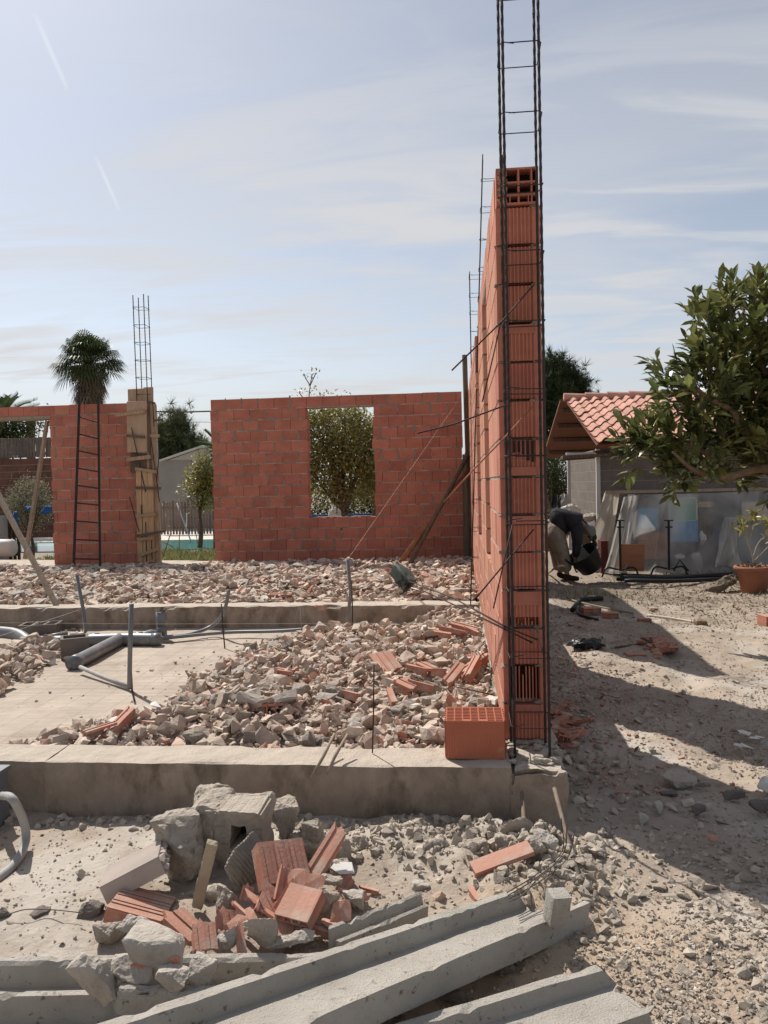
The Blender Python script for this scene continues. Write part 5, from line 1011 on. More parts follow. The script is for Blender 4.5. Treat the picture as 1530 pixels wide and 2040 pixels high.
# right side trees
b_ = PY(1100, 1000, 38); b_.z = GZ
tree('pine_tree', 'tall dark pine rising behind the tiled shed beside the wall', b_, EL([(1103, 735, 26), (1110, 775, 38), (1135, 780, 30), (1095, 820, 44), (1125, 835, 34), (1150, 768, 14, 0, .7), (1090, 870, 40), (1060, 800, 40), (1150, 800, 16)], 38), pine_fn(520, 9, .55, .28), m_pine, .25, 12)
b_ = PY(1100, 1030, 22.5); b_.z = GZ
tree('green_shrub', 'tall green shrub between the wall end and the shed', b_, EL([(1100, 930, 30), (1105, 965, 30), (1092, 1000, 30), (1080, 900, 24), (1112, 1005, 22)], 23.5), lambda g, E: crown_clumps(g, E, 170, 26, .10, .15), m_leafD, .06, 6, cat='shrub')
# the big leaved tree at the right edge
YT = 8.0; tb = Vector((PY(1640, 1000, YT).x, YT + .1, GZ)); t = thing('loquat_tree', 'large tree with long glossy leaves leaning in from the right edge', 'tree', tb)
E2 = EL([(1335, 870, 62), (1310, 905, 40), (1400, 905, 72), (1385, 790, 66), (1340, 745, 34), (1440, 720, 78), (1420, 640, 40), (1475, 630, 55), (1530, 600, 50), (1520, 700, 95), (1500, 830, 95), (1470, 930, 60), (1560, 910, 80), (1600, 800, 120), (1620, 680, 100), (1360, 940, 36), (1290, 880, 26), (1700, 850, 140), (1520, 955, 36, 0, .6)], YT)
E2 = [(np.array(tuple(c)) - np.array(tuple(tb)), np.array(r)) for c, r in E2]; E2 = [(c + [0, rng.uniform(-.25, .35), 0], r * [1, 1.3, 1]) for c, r in E2]
g = Geo(); sc_, sa_ = crown_shoots(g, E2, 900, 9, .19, .12); g.build('crown', m_leafN, t)
g = Geo(); q = lambda x, y, d=0: PY(x, y, YT + d) - tb
g.tube(bez([(0, 0, -.1), q(1610, 1060), q(1575, 960), q(1560, 880)], 6), list(np.linspace(.12, .085, 19)), 12)
for pts, r0_ in (([q(1575, 965), q(1530, 932, -.1), q(1446, 948, -.2), q(1383, 936, -.3), q(1340, 900, -.3)], .055), ([q(1562, 890), q(1485, 861, -.2), q(1458, 819, -.2), q(1401, 786, -.2), q(1360, 740, -.2)], .05), ([q(1560, 880), q(1540, 780), q(1500, 690), q(1470, 620)], .05), ([q(1560, 880), q(1600, 760), q(1610, 680)], .05), ([q(1530, 780), q(1570, 650), q(1540, 590)], .03), ([q(1446, 948, -.2), q(1400, 900, 0), q(1335, 860, 0)], .03)):
    pp_ = bez(pts, 5); g.tube(pp_, list(np.linspace(r0_, r0_ * .25, len(pp_))), 8)
limb = [np.array(p) for p in (q(1401, 786), q(1485, 861), q(1540, 780), q(1446, 948), q(1383, 930), q(1560, 880), q(1500, 690), q(1600, 760))]
for k in range(0, 900, 3):
    c = sc_[k]; L_ = min(limb, key=lambda a: np.linalg.norm(a - c)); g.tube([Vector(c).lerp(Vector(L_), .45), Vector(c).lerp(Vector(L_), .2) + Vector((0, 0, -.02)), Vector(c), Vector(c + sa_[k] * .2)], [.010, .007, .005, .003], 5)
g.build('trunk', M('brown bark', (.24, .16, .10), (.14, .095, .06), sc=14, bump=.8, bsc=30), t, True)
# ---------------------------------------------------------------- garden walls, pool, far house on the left
g = Geo(); a = PY(-60, 980, 22); b = PY(104, 980, 22)
block_wall(g, 'x', a.x - 2, b.x + .4, 22.0, 22.2, 12, []); tag(g.build('garden_wall', [M('dark red brick', (.17, .085, .06), (.12, .06, .045), isl=.2), m_mortpatch, m_mortpatch, m_dark]), 'dark brown brick garden wall seen through the doorway', 'wall')
def fence(name, label, x0, x1, Y, z0, z1, pitch, w, mat, rails=(.2, .8), pt=False):
    t = thing(name, label, 'fence', (x0, Y, z0)); g = Geo(); x = 0
    while x < x1 - x0:
        h = (z1 - z0) * rng.uniform(.96, 1.02); g.box(x, x + w, -.01, .01, 0, h, j=.004); x += pitch
    g.build('slats', mat, t)
    for r_ in rails: g = Geo(); g.box(0, x1 - x0, .012, .04, (z1 - z0) * r_ - .03, (z1 - z0) * r_ + .03); g.build('rail', mat, t)
    return t
fence('slatted_fence', 'brown slatted fence standing on top of the garden wall', a.x - 2, b.x + .4, 22.1, 2.42, 3.02, .10, .085, M('brown slats', (.17, .14, .12), (.12, .10, .085), isl=.15))
fence('picket_fence', 'low weathered picket fence before the grey house in the gap', PY(318, 1000, 26).x, PY(440, 1000, 26).x, 26, .05 + GZ, .95, .11, .07, M('grey pickets', (.24, .17, .13), (.15, .11, .09), isl=.25))
fence('picket_fence', 'old picket fence at the far left behind the doorway', PY(-40, 1050, 17).x, PY(36, 1050, 17).x, 17, GZ, .72, .10, .07, m_woodd)
t = thing('house', 'plain grey rendered house with a low gable in the gap between walls', 'house', PY(318, 1000, 30)[:2] + (GZ,) if False else (PY(300, 1000, 30).x, 30, GZ)); L_ = PY(470, 960, 30).x - PY(300, 960, 30).x
hz = PY(370, 916, 30).z - GZ; g = Geo(); g.box(0, L_, 0, 5, 0, hz); m_rend = M('grey render', (.30, .275, .255), (.25, .23, .21), sc=1.5, bump=.3); g.build('wall', m_rend, t)
ax_ = PY(410, 893, 30).x - PY(300, 893, 30).x; az_ = PY(410, 892, 30).z - GZ; x0_ = PY(338, 916, 30).x - PY(300, 916, 30).x
g = Geo(); v = [(x0_, -.02, hz), (2 * ax_ - x0_, -.02, hz), (ax_, -.02, az_), (x0_, 5, hz), (2 * ax_ - x0_, 5, hz), (ax_, 5, az_)]; g.add(v, [(0, 1, 2), (5, 4, 3), (0, 2, 5, 3), (2, 1, 4, 5)]); g.build('gable', M('pale gable', (.42, .40, .37), bump=.1), t)
g = Geo(); g.bar((x0_ - .3, -.15, hz - .02), (ax_, -.15, az_ + .06), .3, .05, up=(0, 0, 1)); g.bar((ax_, -.15, az_ + .06), (2 * ax_ - x0_ + .3, -.15, hz - .02), .3, .05, up=(0, 0, 1)); g.build('roof_edge', M('pale verge', (.55, .53, .5), bump=0), t)
g = Geo(); g.box(-16, -4.2, 23.5, 30, GZ - .2, GZ + .03); tag(g.build('pool_deck', M('pale paving', (.62, .57, .50), (.54, .5, .44), bump=.2)), kind='structure')
g = Geo(); g.box(-16, -4.2, 20.0, 23.49, GZ - .2, GZ + .012); tag(g.build('water', M('pool water', (.05, .20, .19), (.07, .26, .24), sc=3, rough=.12, bump=.15, bsc=6, spec=.5)), kind='structure')
grass('weeds', 5200, -9.2, -4.9, 15.6, 18.0, .08, .26, lambda x, y: GZ + 0 * x, None, .03)
for k in range(1): grass('weeds', 500, -9, -5.0, 30.5, 31.4, .2, .6, lambda x, y: GZ + 0 * x, lambda x, y: sst(-.3, .3, fbm(np.stack([x, y, 0 * x], -1), 1.1, 2, 84)), .05)
g = Geo(); g.box(-9.8, -5.3, 14.6, 15.2, GZ, -.06, j=.02); tag(g.build('low_kerb', m_plinth), 'low brown kerb behind the boarded column', 'kerb')
for k, (a_, b_2) in enumerate([((352, 1002), (381, 1072)), ((358, 996), (357, 1090)), ((378, 995), (394, 1075)), ((323, 1003), (342, 1058)), ((372, 1022), (371, 1050)), ((330, 1000), (335, 1010)), ((342, 1056), (322, 1118)), ((316, 1075), (345, 1090))]):
    p_ = P(b_2[0], b_2[1] + 8, GZ) if k < 4 else PY(b_2[0], b_2[1], 16.5); 
    if k < 4: p_.z = GZ; Yk = p_.y
    rod('garden_stake', ['white bamboo stake slanting across the pool', 'thin upright stake before the pool', 'thin stake leaning left before the pool', 'pale stake beside the boarded column', 'short pale post by the picket fence', 'tiny stick on the fence', 'dark stick leaning behind the boarded column', 'thin twig near the kerb'][k], [PY(a_[0], a_[1], p_.y if k != 4 else 24), p_ if k != 4 else PY(b_2[0], b_2[1] , 24)], .02 if k in (0, 4) else .012, m_white if k in (0, 3, 4) else m_woodg, 'stake')
# things seen through the doorway
g = Geo(); c_ = P(78, 1108, GZ); R_ = .42; prof = [(R_, 0), (R_, 1.12)]; g.lathe(prof, n=40)
tag(g.build('mesh_roll', M('white wire mesh roll', (.42, .43, .41), (.30, .31, .29), sc=40, bump=.8, bsc=90), loc=(c_.x, 16.6, GZ)), 'upright roll of whitish mesh standing behind the doorway', 'mesh roll')
g = Geo(); prof = [(0, -.4), (.15, -.4), (.19, -.36), (.20, 0), (.19, .36), (.15, .4), (0, .4)]; g.lathe(prof, n=24, mat=Matrix.Rotation(math.pi / 2, 4, 'Y')); tag(g.build('water_tank', M('white plastic', (.62, .61, .58), bump=0, rough=.5), None, True, loc=(PY(-6, 1092, 16).x, 16, PY(-6, 1092, 16).z)), 'white plastic tank lying at the far left behind the doorway', 'tank')
m_blue = M('blue tarpaulin', (.035, .14, .36), (.02, .09, .26), sc=6, rough=.5, bump=.5, bsc=12)
for k, (px, py, w, h, lb) in enumerate([(92, 1016, 26, 18, 'crumpled blue sheet on top of the mesh roll'), (55, 1012, 14, 10, 'small blue crumpled sheet left of the mesh roll'), (30, 1035, 16, 40, 'blue cloth hanging at the left of the doorway')]):
    ch(px, py, 1, 1, 0, '', 1) if False else None
    p_ = PY(px, py, 16.7); s_ = p_.y / F_PX; me = chunk_mesh('blue_sheet', m_blue, (w * s_, .25, h * s_), 400 + k, 3, .08, .4); put(me, 'blue_sheet', p_, (0, 0, 0), 1, lb, 'sheet')
g = Geo(); g.box(PY(600, 1000, 24).x, PY(800, 1000, 24).x, 24, 24.1, GZ, .45); tag(g.build('pool_wall', m_blue), 'blue pool side seen low through the window', 'pool')
me = chunk_mesh('white_bag', M('white bag', (.6, .59, .56), bump=.3), (.5, .4, .8), 410, 3, .05, .5); put(me, 'white_bag', PY(668, 1012, 21), (0, 0, 0), 1, 'white bag standing under the citrus tree in the window', 'bag')
b_ = Vector((-3.2, 26.5, GZ)); hz_ = [((x_, 26.5 + rng.uniform(-.4, .4), GZ + rng.uniform(.5, 1.0)), (.8, .7, rng.uniform(.7, 1.0))) for x_ in np.arange(-5.6, 1.5, .7)]
tree('leafy_hedge', 'dark leafy hedge closing the garden behind the citrus tree', b_, hz_, lambda g, E: crown_clumps(g, E, 520, 24, .14, .22), m_leafD, .04, 10, cat='hedge')
b_ = Vector((4.2, 30, GZ)); hz_ = [((x_, 30 + rng.uniform(-.4, .4), GZ + rng.uniform(.8, 1.5)), (1.2, .8, rng.uniform(1.0, 1.4))) for x_ in np.arange(1.6, 16, 1.1)]
tree('leafy_hedge', 'tall dark hedge behind the shed on the right', b_, hz_, lambda g, E: crown_clumps(g, E, 420, 24, .2, .3), m_leafD, .04, 10, cat='hedge')
# ---------------------------------------------------------------- the shed
SX = 2.47; E0 = (14.0, 2.03); RG = (17.9, 3.20); BK = (21.6, 2.03)   # eave, ridge, back eave: (Y, z)
t = thing('shed', 'block shed with an orange clay tile roof and an open gable beside the yard', 'shed', (SX, 14.2, GZ)); so_ = Vector((SX, 14.2, GZ))
def SV(x, y, z): return (x - so_.x, y - so_.y, z - so_.z)
g = Geo(); TP = .235; NT = 32; NR = 9; Ls = math.hypot(RG[0] - E0[0], RG[1] - E0[1]); sx_ = (RG[0] - E0[0]) / Ls; sz_ = (RG[1] - E0[1]) / Ls
for r_ in range(NR):
    d0 = r_ * Ls / NR; d1_ = d0 + Ls / NR + .05
    for c in range(NT):
        jx = rng.normal(0, .004); jz = rng.normal(0, .004); V = []
        prof = [(-.5 * TP, .0), (-.42 * TP, -.022), (-.25 * TP, -.03), (-.1 * TP, -.012), (.0 * TP, .02), (.12 * TP, .048), (.27 * TP, .058), (.40 * TP, .045), (.5 * TP, .0)]
        for dd_, lift in ((d0, .034), (d1_, .0)):
            for px_, pz_ in prof: V.append(SV(SX + .12 + c * TP + px_ + jx, E0[0] + dd_ * sx_ - sz_ * (pz_ + lift), E0[1] + dd_ * sz_ + sx_ * (pz_ + lift) + jz))
        for px_, pz_ in prof: V.append(SV(SX + .12 + c * TP + px_ + jx, E0[0] + d0 * sx_ - sz_ * (pz_ + .018), E0[1] + d0 * sz_ + sx_ * (pz_ + .018) + jz))
        n9 = 9; g.add(V, [(q, q + 1, n9 + q + 1, n9 + q) for q in range(8)] + [(2 * n9 + q, 2 * n9 + q + 1, q + 1, q) for q in range(8)])
g.build('roof_tiles', m_tile, t)
g = Geo()
for c in range(16): g.tube([SV(SX + c * .48 - .02, RG[0], RG[1] + .05), SV(SX + c * .48 + .5, RG[0], RG[1] + .03)], [.10, .085], 10)
g.build('ridge_tiles', m_tile, t)
m_deck = M('brown roof boards', (.20, .09, .055), (.14, .06, .04), sc=3, bump=.3, stretch=(1, 6, 1))
g = Geo(); g.bar(SV(SX + 3.78, E0[0] + .1, E0[1] - .05), SV(SX + 3.78, RG[0], RG[1] - .05), 7.5, .03, up=(0, 0, 1)); g.bar(SV(SX + 3.7, BK[0], BK[1] - .02), SV(SX + 3.7, RG[0], RG[1] - .02), 7.6, .06, up=(0, 0, 1)); g.build('roof_deck', m_deck, t)
for k_ in range(4):
    f_ = .15 + .25 * k_; g = Geo(); yy = BK[0] + (RG[0] - BK[0]) * f_; z_ = BK[1] + (RG[1] - BK[1]) * f_ - .1; g.box(SV(SX, 0, 0)[0], 7, yy - 14.2 - .04, yy - 14.2 + .04, z_ - GZ - .05, z_ - GZ + .04); g.build('rafter', m_woodd, t)
def shedwall(nm, axis, a_, b_2, f0_, f1_, rows, mat=None):
    g = Geo(); st = np.random.default_rng(3)
    for k in range(rows):
        z0 = .2 * k; t0 = a_ - (k % 2) * .2
        while t0 < b_2:
            u0, u1 = max(t0, a_) + .004, min(t0 + .4, b_2) - .004
            if u1 > u0 + .02:
                if axis == 'x': g.box(u0 - so_.x, u1 - so_.x, f0_ - 14.2, f1_ - 14.2, z0 + .005, z0 + .19)
                else: g.box(f0_ - so_.x, f1_ - so_.x, u0 - 14.2, u1 - 14.2, z0 + .005, z0 + .19)
            t0 += .4
        if axis == 'x': g.box(a_ - so_.x + .01, b_2 - so_.x - .01, f0_ - 14.2 + .003, f1_ - 14.2 - .003, z0, z0 + .2, 1)
        else: g.box(f0_ - so_.x + .003, f1_ - so_.x - .003, a_ - 14.2 + .01, b_2 - 14.2 - .01, z0, z0 + .2, 1)
    return g.build(nm, [m_block, M('pale pointing', (.27, .245, .22), bump=.2)], t)
shedwall('wall', 'x', 2.62, 10.2, 14.6, 14.8, 11); shedwall('wall', 'y', 14.8, 18.3, 2.62, 2.82, 11)
for x_, y_ in ((2.60, 14.57), (2.60, 18.3)): g = Geo(); g.box(x_ - so_.x - .035, x_ - so_.x + .035, y_ - 14.2 - .035, y_ - 14.2 + .035, 0, 2.2); g.build('corner_post', m_white, t)
# junk roof edge boards over the wall head
for k_, (a_, b_2, w_, mt) in enumerate([((1120, 912), (1215, 905), 10, m_woodd), ((1128, 905), (1185, 903), 6, m_white), ((1180, 900), (1262, 906), 5, m_woodd), ((1118, 917), (1185, 911), 4, m_woodd)]):
    pole('old_board', ['dark board lying along the shed wall head', 'whitish board lying above the dark board at the shed', 'dark board under the shed eave', 'thin dark board below the others at the shed corner'][k_], PY(*a_, 14.45 + .04 * k_), PY(*b_2, 14.4 + .04 * k_), .3 if k_ == 0 else .1, .05, mt, 'board', .01)
# ---------------------------------------------------------------- plastic sheeting lean-to and what stands behind it
def film(name, alpha, col, seed=0):
    m = bpy.data.materials.new(name); m.use_nodes = True; t_ = m.node_tree; t_.nodes.clear(); n = t_.nodes.new; l = t_.links.new
    o = n('ShaderNodeOutputMaterial'); mx = n('ShaderNodeMixShader'); tr = n('ShaderNodeBsdfTransparent'); b = n('ShaderNodeBsdfPrincipled'); b.inputs['Base Color'].default_value = (*col, 1); b.inputs['Roughness'].default_value = .2; b.inputs['Specular IOR Level'].default_value = .6
    tl_ = n('ShaderNodeBsdfTranslucent'); tl_.inputs[0].default_value = (*col, 1); m2 = n('ShaderNodeMixShader'); m2.inputs[0].default_value = .5; l(b.outputs[0], m2.inputs[1]); l(tl_.outputs[0], m2.inputs[2])
    tc_ = n('ShaderNodeTexCoord'); mp = n('ShaderNodeMapping'); mp.inputs['Scale'].default_value = (1.0, 1.0, .7); mp.inputs['Rotation'].default_value = (0, .5, 0); mp.inputs['Location'].default_value = (seed, 0, 0); l(tc_.outputs['Object'], mp.inputs[0]); nz = n('ShaderNodeTexNoise'); nz.inputs['Scale'].default_value = 1.6; nz.inputs['Detail'].default_value = 3; nz.inputs['Distortion'].default_value = .6; l(mp.outputs[0], nz.inputs[0])
    mr = n('ShaderNodeMapRange'); mr.inputs[1].default_value = .35; mr.inputs[2].default_value = .75; mr.inputs[3].default_value = alpha[0]; mr.inputs[4].default_value = alpha[1]; l(nz.outputs[0], mr.inputs[0])
    l(mr.outputs[0], mx.inputs[0]); l(tr.outputs[0], mx.inputs[1]); l(m2.outputs[0], mx.inputs[2]); l(mx.outputs[0], o.inputs[0])
    bp = n('ShaderNodeBump'); bp.inputs['Strength'].default_value = .6; bp.inputs['Distance'].default_value = .03; l(nz.outputs[0], bp.inputs['Height']); l(bp.outputs[0], b.inputs['Normal']); return m
YF = 13.5
def drape(name, label, pts, nu, nv, amp, mat, sag=0, seed=1, fold=9, smooth=True):    # quad of pixels (px,py,Y) : TL, TR, BR, BL
    c_ = [PY(p[0], p[1], p[2]) for p in pts]; V = []; base = c_[3]
    for i in range(nu + 1):
        for j in range(nv + 1):
            u, v = i / nu, j / nv; p = c_[0].lerp(c_[1], u).lerp(c_[3].lerp(c_[2], u), v); V.append(tuple(p - base))
    V = np.array(V); uu = np.repeat(np.arange(nu + 1) / nu, nv + 1); vv = np.tile(np.arange(nv + 1) / nv, nu + 1)
    w = fbm(np.stack([uu * fold, vv * 1.4 + uu * 1.5, 0 * uu], 1), 1, 2, seed) * amp * (.25 + vv) + np.abs(vn(np.stack([uu * fold * 1.3, vv * .8 + uu * 2, 0 * uu], 1), 1, seed + 5)) ** .6 * amp * .5
    V[:, 1] -= w; V[:, 2] -= sag * np.sin(np.pi * uu) * (1 - vv)
    i = (np.arange(nu)[:, None] * (nv + 1) + np.arange(nv)[None]).ravel(); g = Geo(); g.arr(V, np.stack([i, i + nv + 1, i + nv + 2, i + 1], 1)); o = g.build(name, mat, None, smooth, loc=base); return tag(o, label, 'plastic sheet')
m_f1 = film('clear builders plastic', (.20, .72), (.74, .74, .73)); m_f2 = film('milky builders plastic', (.55, .98), (.66, .64, .60), 4); m_f3 = film('cream plastic', (.92, 1.0), (.60, .54, .45), 7)
drape('plastic_sheet', 'clear plastic sheet hung over the shelves before the shed', [(1250, 985, YF), (1560, 975, YF), (1560, 1146, YF - .15), (1240, 1140, YF - .15)], 120, 40, .13, m_f1, .02, 3, 5)
drape('plastic_sheet', 'milky bunched plastic hanging at the left end of the clear sheet', [(1240, 990, YF - .03), (1272, 986, YF - .05), (1244, 1140, YF - .4), (1203, 1142, YF - .2)], 30, 30, .14, m_f2, 0, 13, 2.2)
drape('plastic_sheet', 'cream plastic flap hanging nearest the crouching worker', [(1203, 982, YF + .25), (1234, 980, YF + .1), (1216, 1122, YF + .05), (1178, 1082, YF + .4)], 24, 30, .10, m_f3, 0, 23, 1.8)
drape('plastic_sheet', 'loose bag of milky plastic slumped at the right part of the sheeting', [(1440, 1030, YF - .2), (1462, 1030, YF - .2), (1470, 1130, YF - .5), (1415, 1128, YF - .45)], 24, 20, .25, m_f2, 0, 33, 4)
pole('timber_rail', 'pale rail carrying the plastic sheeting before the shed', PY(1206, 981, YF + .1), PY(1560, 973, YF + .02), .05, .05, m_woodg)
def panel(label, px0, py0, px1, py1, Y, mat, name='board', th=.03, rot=0, cat='board', edge=None):
    a_, b_2 = PY(px0, py0, Y), PY(px1, py1, Y); w_, h_ = b_2.x - a_.x, a_.z - b_2.z; g = Geo(); g.box(0, w_, 0, th, -h_, 0)
    if edge: 
        for r_ in ((-.015, w_ + .015, -.015, .015), (-.015, w_ + .015, -h_ - .015, -h_ + .015)): g.box(r_[0], r_[1], -.006, th + .004, r_[2], r_[3], 1)
        g.box(-.015, .012, -.006, th + .004, -h_, 0, 1); g.box(w_ - .012, w_ + .015, -.006, th + .004, -h_, 0, 1)
    return tag(g.build(name, [mat, edge or mat], loc=a_, rot=(0, rot, 0)), label, cat)
panel('green board in a pale frame standing upright behind the plastic', 1334, 993, 1388, 1038, YF + .35, M('green board', (.15, .38, .26), bump=.1), edge=m_white); panel('blue board below the green one behind the plastic', 1336, 1039, 1391, 1079, YF + .33, M('blue board', (.09, .28, .56), bump=.1)); panel('blue panel behind the clear plastic, left of the green board', 1272, 1012, 1312, 1052, YF + .5, M('light blue panel', (.09, .34, .58), bump=.1))
m_lam = M('orange brown laminate', (.34, .15, .08), (.25, .105, .055), sc=2, bump=.05, rough=.5, stretch=(1, 1, 12))
panel('reddish wooden cupboard behind the plastic between the two stands', 1279, 1062, 1336, 1113, YF + .4, m_lam, 'cupboard', .35, cat='cupboard'); panel('orange brown laminate panel leaning in front of the plastic', 1234, 1084, 1285, 1137, YF - .45, m_lam, 'laminate_panel', .02, .03)
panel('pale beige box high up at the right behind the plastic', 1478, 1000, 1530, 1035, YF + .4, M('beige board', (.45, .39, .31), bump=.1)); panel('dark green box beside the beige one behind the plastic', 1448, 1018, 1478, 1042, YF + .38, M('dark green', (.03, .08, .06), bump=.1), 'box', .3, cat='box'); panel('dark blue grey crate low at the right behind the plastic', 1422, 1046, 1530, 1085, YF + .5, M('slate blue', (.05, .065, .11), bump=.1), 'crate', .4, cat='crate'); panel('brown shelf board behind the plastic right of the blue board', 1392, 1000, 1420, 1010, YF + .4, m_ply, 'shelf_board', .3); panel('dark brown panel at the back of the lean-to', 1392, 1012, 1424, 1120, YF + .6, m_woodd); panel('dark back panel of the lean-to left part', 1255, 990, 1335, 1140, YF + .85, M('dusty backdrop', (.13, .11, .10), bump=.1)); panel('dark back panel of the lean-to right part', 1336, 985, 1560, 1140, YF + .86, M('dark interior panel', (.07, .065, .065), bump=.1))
for k_, (px, py, w_, h_, lb) in enumerate([(1392, 1118, 26, 44, 'white plastic bag standing on the floor behind the sheeting'), (1355, 1108, 22, 10, 'pale box lying behind the right stand'), (1400, 1075, 14, 36, 'white bundle beside the blue board behind the plastic')]):
    p_ = PY(px, py, YF + .15); s_ = p_.y / F_PX; me = chunk_mesh('plastic_bag', m_white, (w_ * s_, .2, h_ * s_), 420 + k_, 3, .06, .4); put(me, 'plastic_bag', p_, (0, 0, 0), 1, lb, 'bag')
m_blk = M('black painted steel', (.015, .015, .016), rough=.5, bump=.1)
def stand(label, px, pyt, pyb, Y):
    b_2 = P(px, pyb, GZ); b_2 = Vector((PY(px, pyb, Y).x, Y, GZ)); H = PY(px, pyt, Y).z - GZ; t = thing('steel_stand', label, 'stand', b_2)
    g = Geo(); g.tube([(0, 0, .12), (0, 0, H)], .02, 10); g.build('post', m_blk, t); g = Geo(); g.box(-.07, .07, -.02, .02, H, H + .02); g.tube([(-.05, 0, H - .1), (.06, 0, H - .1)], .012, 8); g.build('crosshead', m_blk, t)
    for s_ in (-1, 1): g = Geo(); g.tube(bez([(s_ * .03, 0, .14), (s_ * .22, 0, .17), (s_ * .30, 0, .02)], 5), .015, 8); g.build('leg', m_blk, t)
    return t
stand('black steel stand beside the laminate panel, left of two', 1236, 1038, 1140, YF - .55); stand('black steel stand before the cupboard, right of two', 1333, 1038, 1140, YF - .5)
rod('steel_bracket', 'black bent bracket lying by the right stand', [PY(1342, 1138, 12.9), PY(1354, 1115, 12.9), PY(1372, 1138, 12.9)], .015, m_blk, 'bracket')
for k_, (a_, b_2) in enumerate([((1222, 1140), (1450, 1143)), ((1236, 1146), (1458, 1140)), ((1228, 1150), (1440, 1150)), ((1245, 1153), (1470, 1148))]):
    rod('black_pipe', 'black plastic pipe in the bundle lying along the foot of the sheeting', bez([P(a_[0], a_[1] + 4, GZ + .06 + .03 * (k_ % 2)), P((a_[0] + b_2[0]) / 2, (a_[1] + b_2[1]) / 2 + 7, GZ + .05), P(b_2[0], b_2[1] + 3, GZ + .05)], 6), .028, m_blk, 'pipe', 'black pipes at the foot of the sheeting', 10)
    bpy.data.objects[-1]
for o_ in [o for o in bpy.data.objects if o.name.startswith('black_pipe')]: o_['group'] = 'black pipes at the foot of the sheeting'
me = chunk_mesh('wooden_log', M('weathered log', (.2, .16, .12), (.12, .095, .07), bump=.8), (.75, .2, .2), 430, 3, .04, .3); put(me, 'wooden_log', P(1440, 1165, GZ + .1), (0, -.45, .3), 1, 'weathered log lying beside the big clay pot', 'log')
# potted tree
pp_ = P(1502, 1183, GZ); t = thing('plant_pot', 'large terracotta pot with a young tree near the right edge', 'plant pot', pp_)
g = Geo(); g.lathe([(0, 0), (.145, 0), (.16, .02), (.225, .33), (.25, .34), (.262, .36), (.25, .39), (.228, .39), (.22, .35), (0, .35)], n=36); m_pot = M('clay pot', (.33, .145, .09), (.26, .11, .07), sc=6, bump=.1); g.build('pot', m_pot, t, True)
g = Geo(); g.lathe([(0, .36), (.22, .345)], n=24); n = 260; sc1 = rng.uniform(.02, .06, n); scatter(g, [leaf], np.stack([rng.normal(0, .09, n), rng.normal(0, .09, n), .36 + np.abs(rng.normal(0, .02, n))], 1), qmat(quats(n)), np.stack([sc1] * 3, 1)); g.build('soil', m_litter, t)
g = Geo(); B_ = [[(0, 0, .35), (-.01, 0, .5), (-.08, 0, .75), (-.12, .02, .95)], [(-.01, 0, .5), (.06, .02, .68), (.16, 0, .85), (.18, 0, 1.0)], [(-.08, 0, .75), (0, 0, .92), (.04, 0, 1.1)], [(.0, 0, .45), (.15, -.03, .62), (.28, 0, .75)]]
for b1 in B_: g.tube(bez(b1, 4), .009, 6)
g.build('stem', M('pale stem', (.36, .31, .25), bump=.3), t, True)
g = Geo(); n = 90; ends = np.array([b1[-1] for b1 in B_])[rng.integers(0, 4, n)] + rng.normal(0, .05, (n, 3)); s1_ = rng.uniform(.08, .15, n); scatter(g, [LEAF1], ends, dirmat(rng.normal(size=(n, 3)) + [0, 0, -.3]), np.stack([s1_] * 3, 1)); g.build('foliage', m_leafC, t)
# ---------------------------------------------------------------- small things on the yard
def yb(label, px, py, w, h, d, rz, mat=m_terra, tilt=(0, 0), name='hollow_brick', cat='brick'):
    s_ = (P(px, py, GZ) - Vector(CAM)).dot(Vector(_fw)) / F_PX; g = Geo(); w, h, d = w * s_, h * s_, d * s_
    perf(g, [-w / 2, -w / 2 + .008, -.004, .004, w / 2 - .008, w / 2], [0, .008, h * .5 - .004, h * .5 + .004, h - .008, h], lambda i, j: not (i in (1, 3) and j in (1, 3)), -d / 2, d / 2) ; g.box(-w / 2 + .004, w / 2 - .004, -d / 2 + .02, d / 2 - .02, .004, h - .004)
    return tag(g.build(name, mat, loc=P(px, py + 4, GZ), rot=(tilt[0], tilt[1], rz)), label, cat)
yb('orange brick beside the black hose, left of the pair', 1177, 1218, 34, 12, 26, .15); yb('orange brick beside the black hose, right of the pair', 1216, 1228, 30, 12, 22, -.1); yb('small orange brick end lying apart on the sunlit dirt', 1284, 1236, 24, 8, 14, .1); yb('thin orange brick lying flat below the black bag', 1266, 1305, 38, 8, 26, .05); yb('reddish brick cut by the right edge', 1530, 1246, 26, 24, 30, .2); yb('small yellowish brick piece near the grass', 1302, 1212, 14, 5, 10, 0, m_ply)
shm = [ribplate('brick_shard', .22, .13, .018, 7, m_terra, 11, .1), ribplate('brick_shard', .16, .10, .018, 5, m_terra, 12, .15), ribplate('brick_shard', .26, .08, .02, 8, m_terra, 13, .1)]
for k_ in range(22): p_ = P(1318 + rng.normal(0, 17), 1283 + rng.normal(0, 8), GZ + rng.uniform(.01, .05)); put(shm[k_ % 3], 'brick_shard', p_, (rng.normal(0, .2), rng.normal(0, .2), rng.uniform(0, 6)), rng.uniform(.5, .95), 'flat orange brick shard in the loose heap on the sunlit shadow edge', 'brick shard', 'shards in the loose heap in the yard')
for k_ in range(26): p_ = P(1132 + rng.normal(0, 22), 1445 + rng.normal(0, 16), GZ + rng.uniform(.01, .06)); p_.x = max(p_.x, .6); put((rp + shm)[k_ % 7], 'brick_shard', p_, (rng.normal(0, .3), rng.normal(0, .3), rng.uniform(0, 6)), rng.uniform(.4, .8), 'orange brick shard heaped in the shade beside the wall foot', 'brick shard', 'shards in the shaded heap by the wall foot')
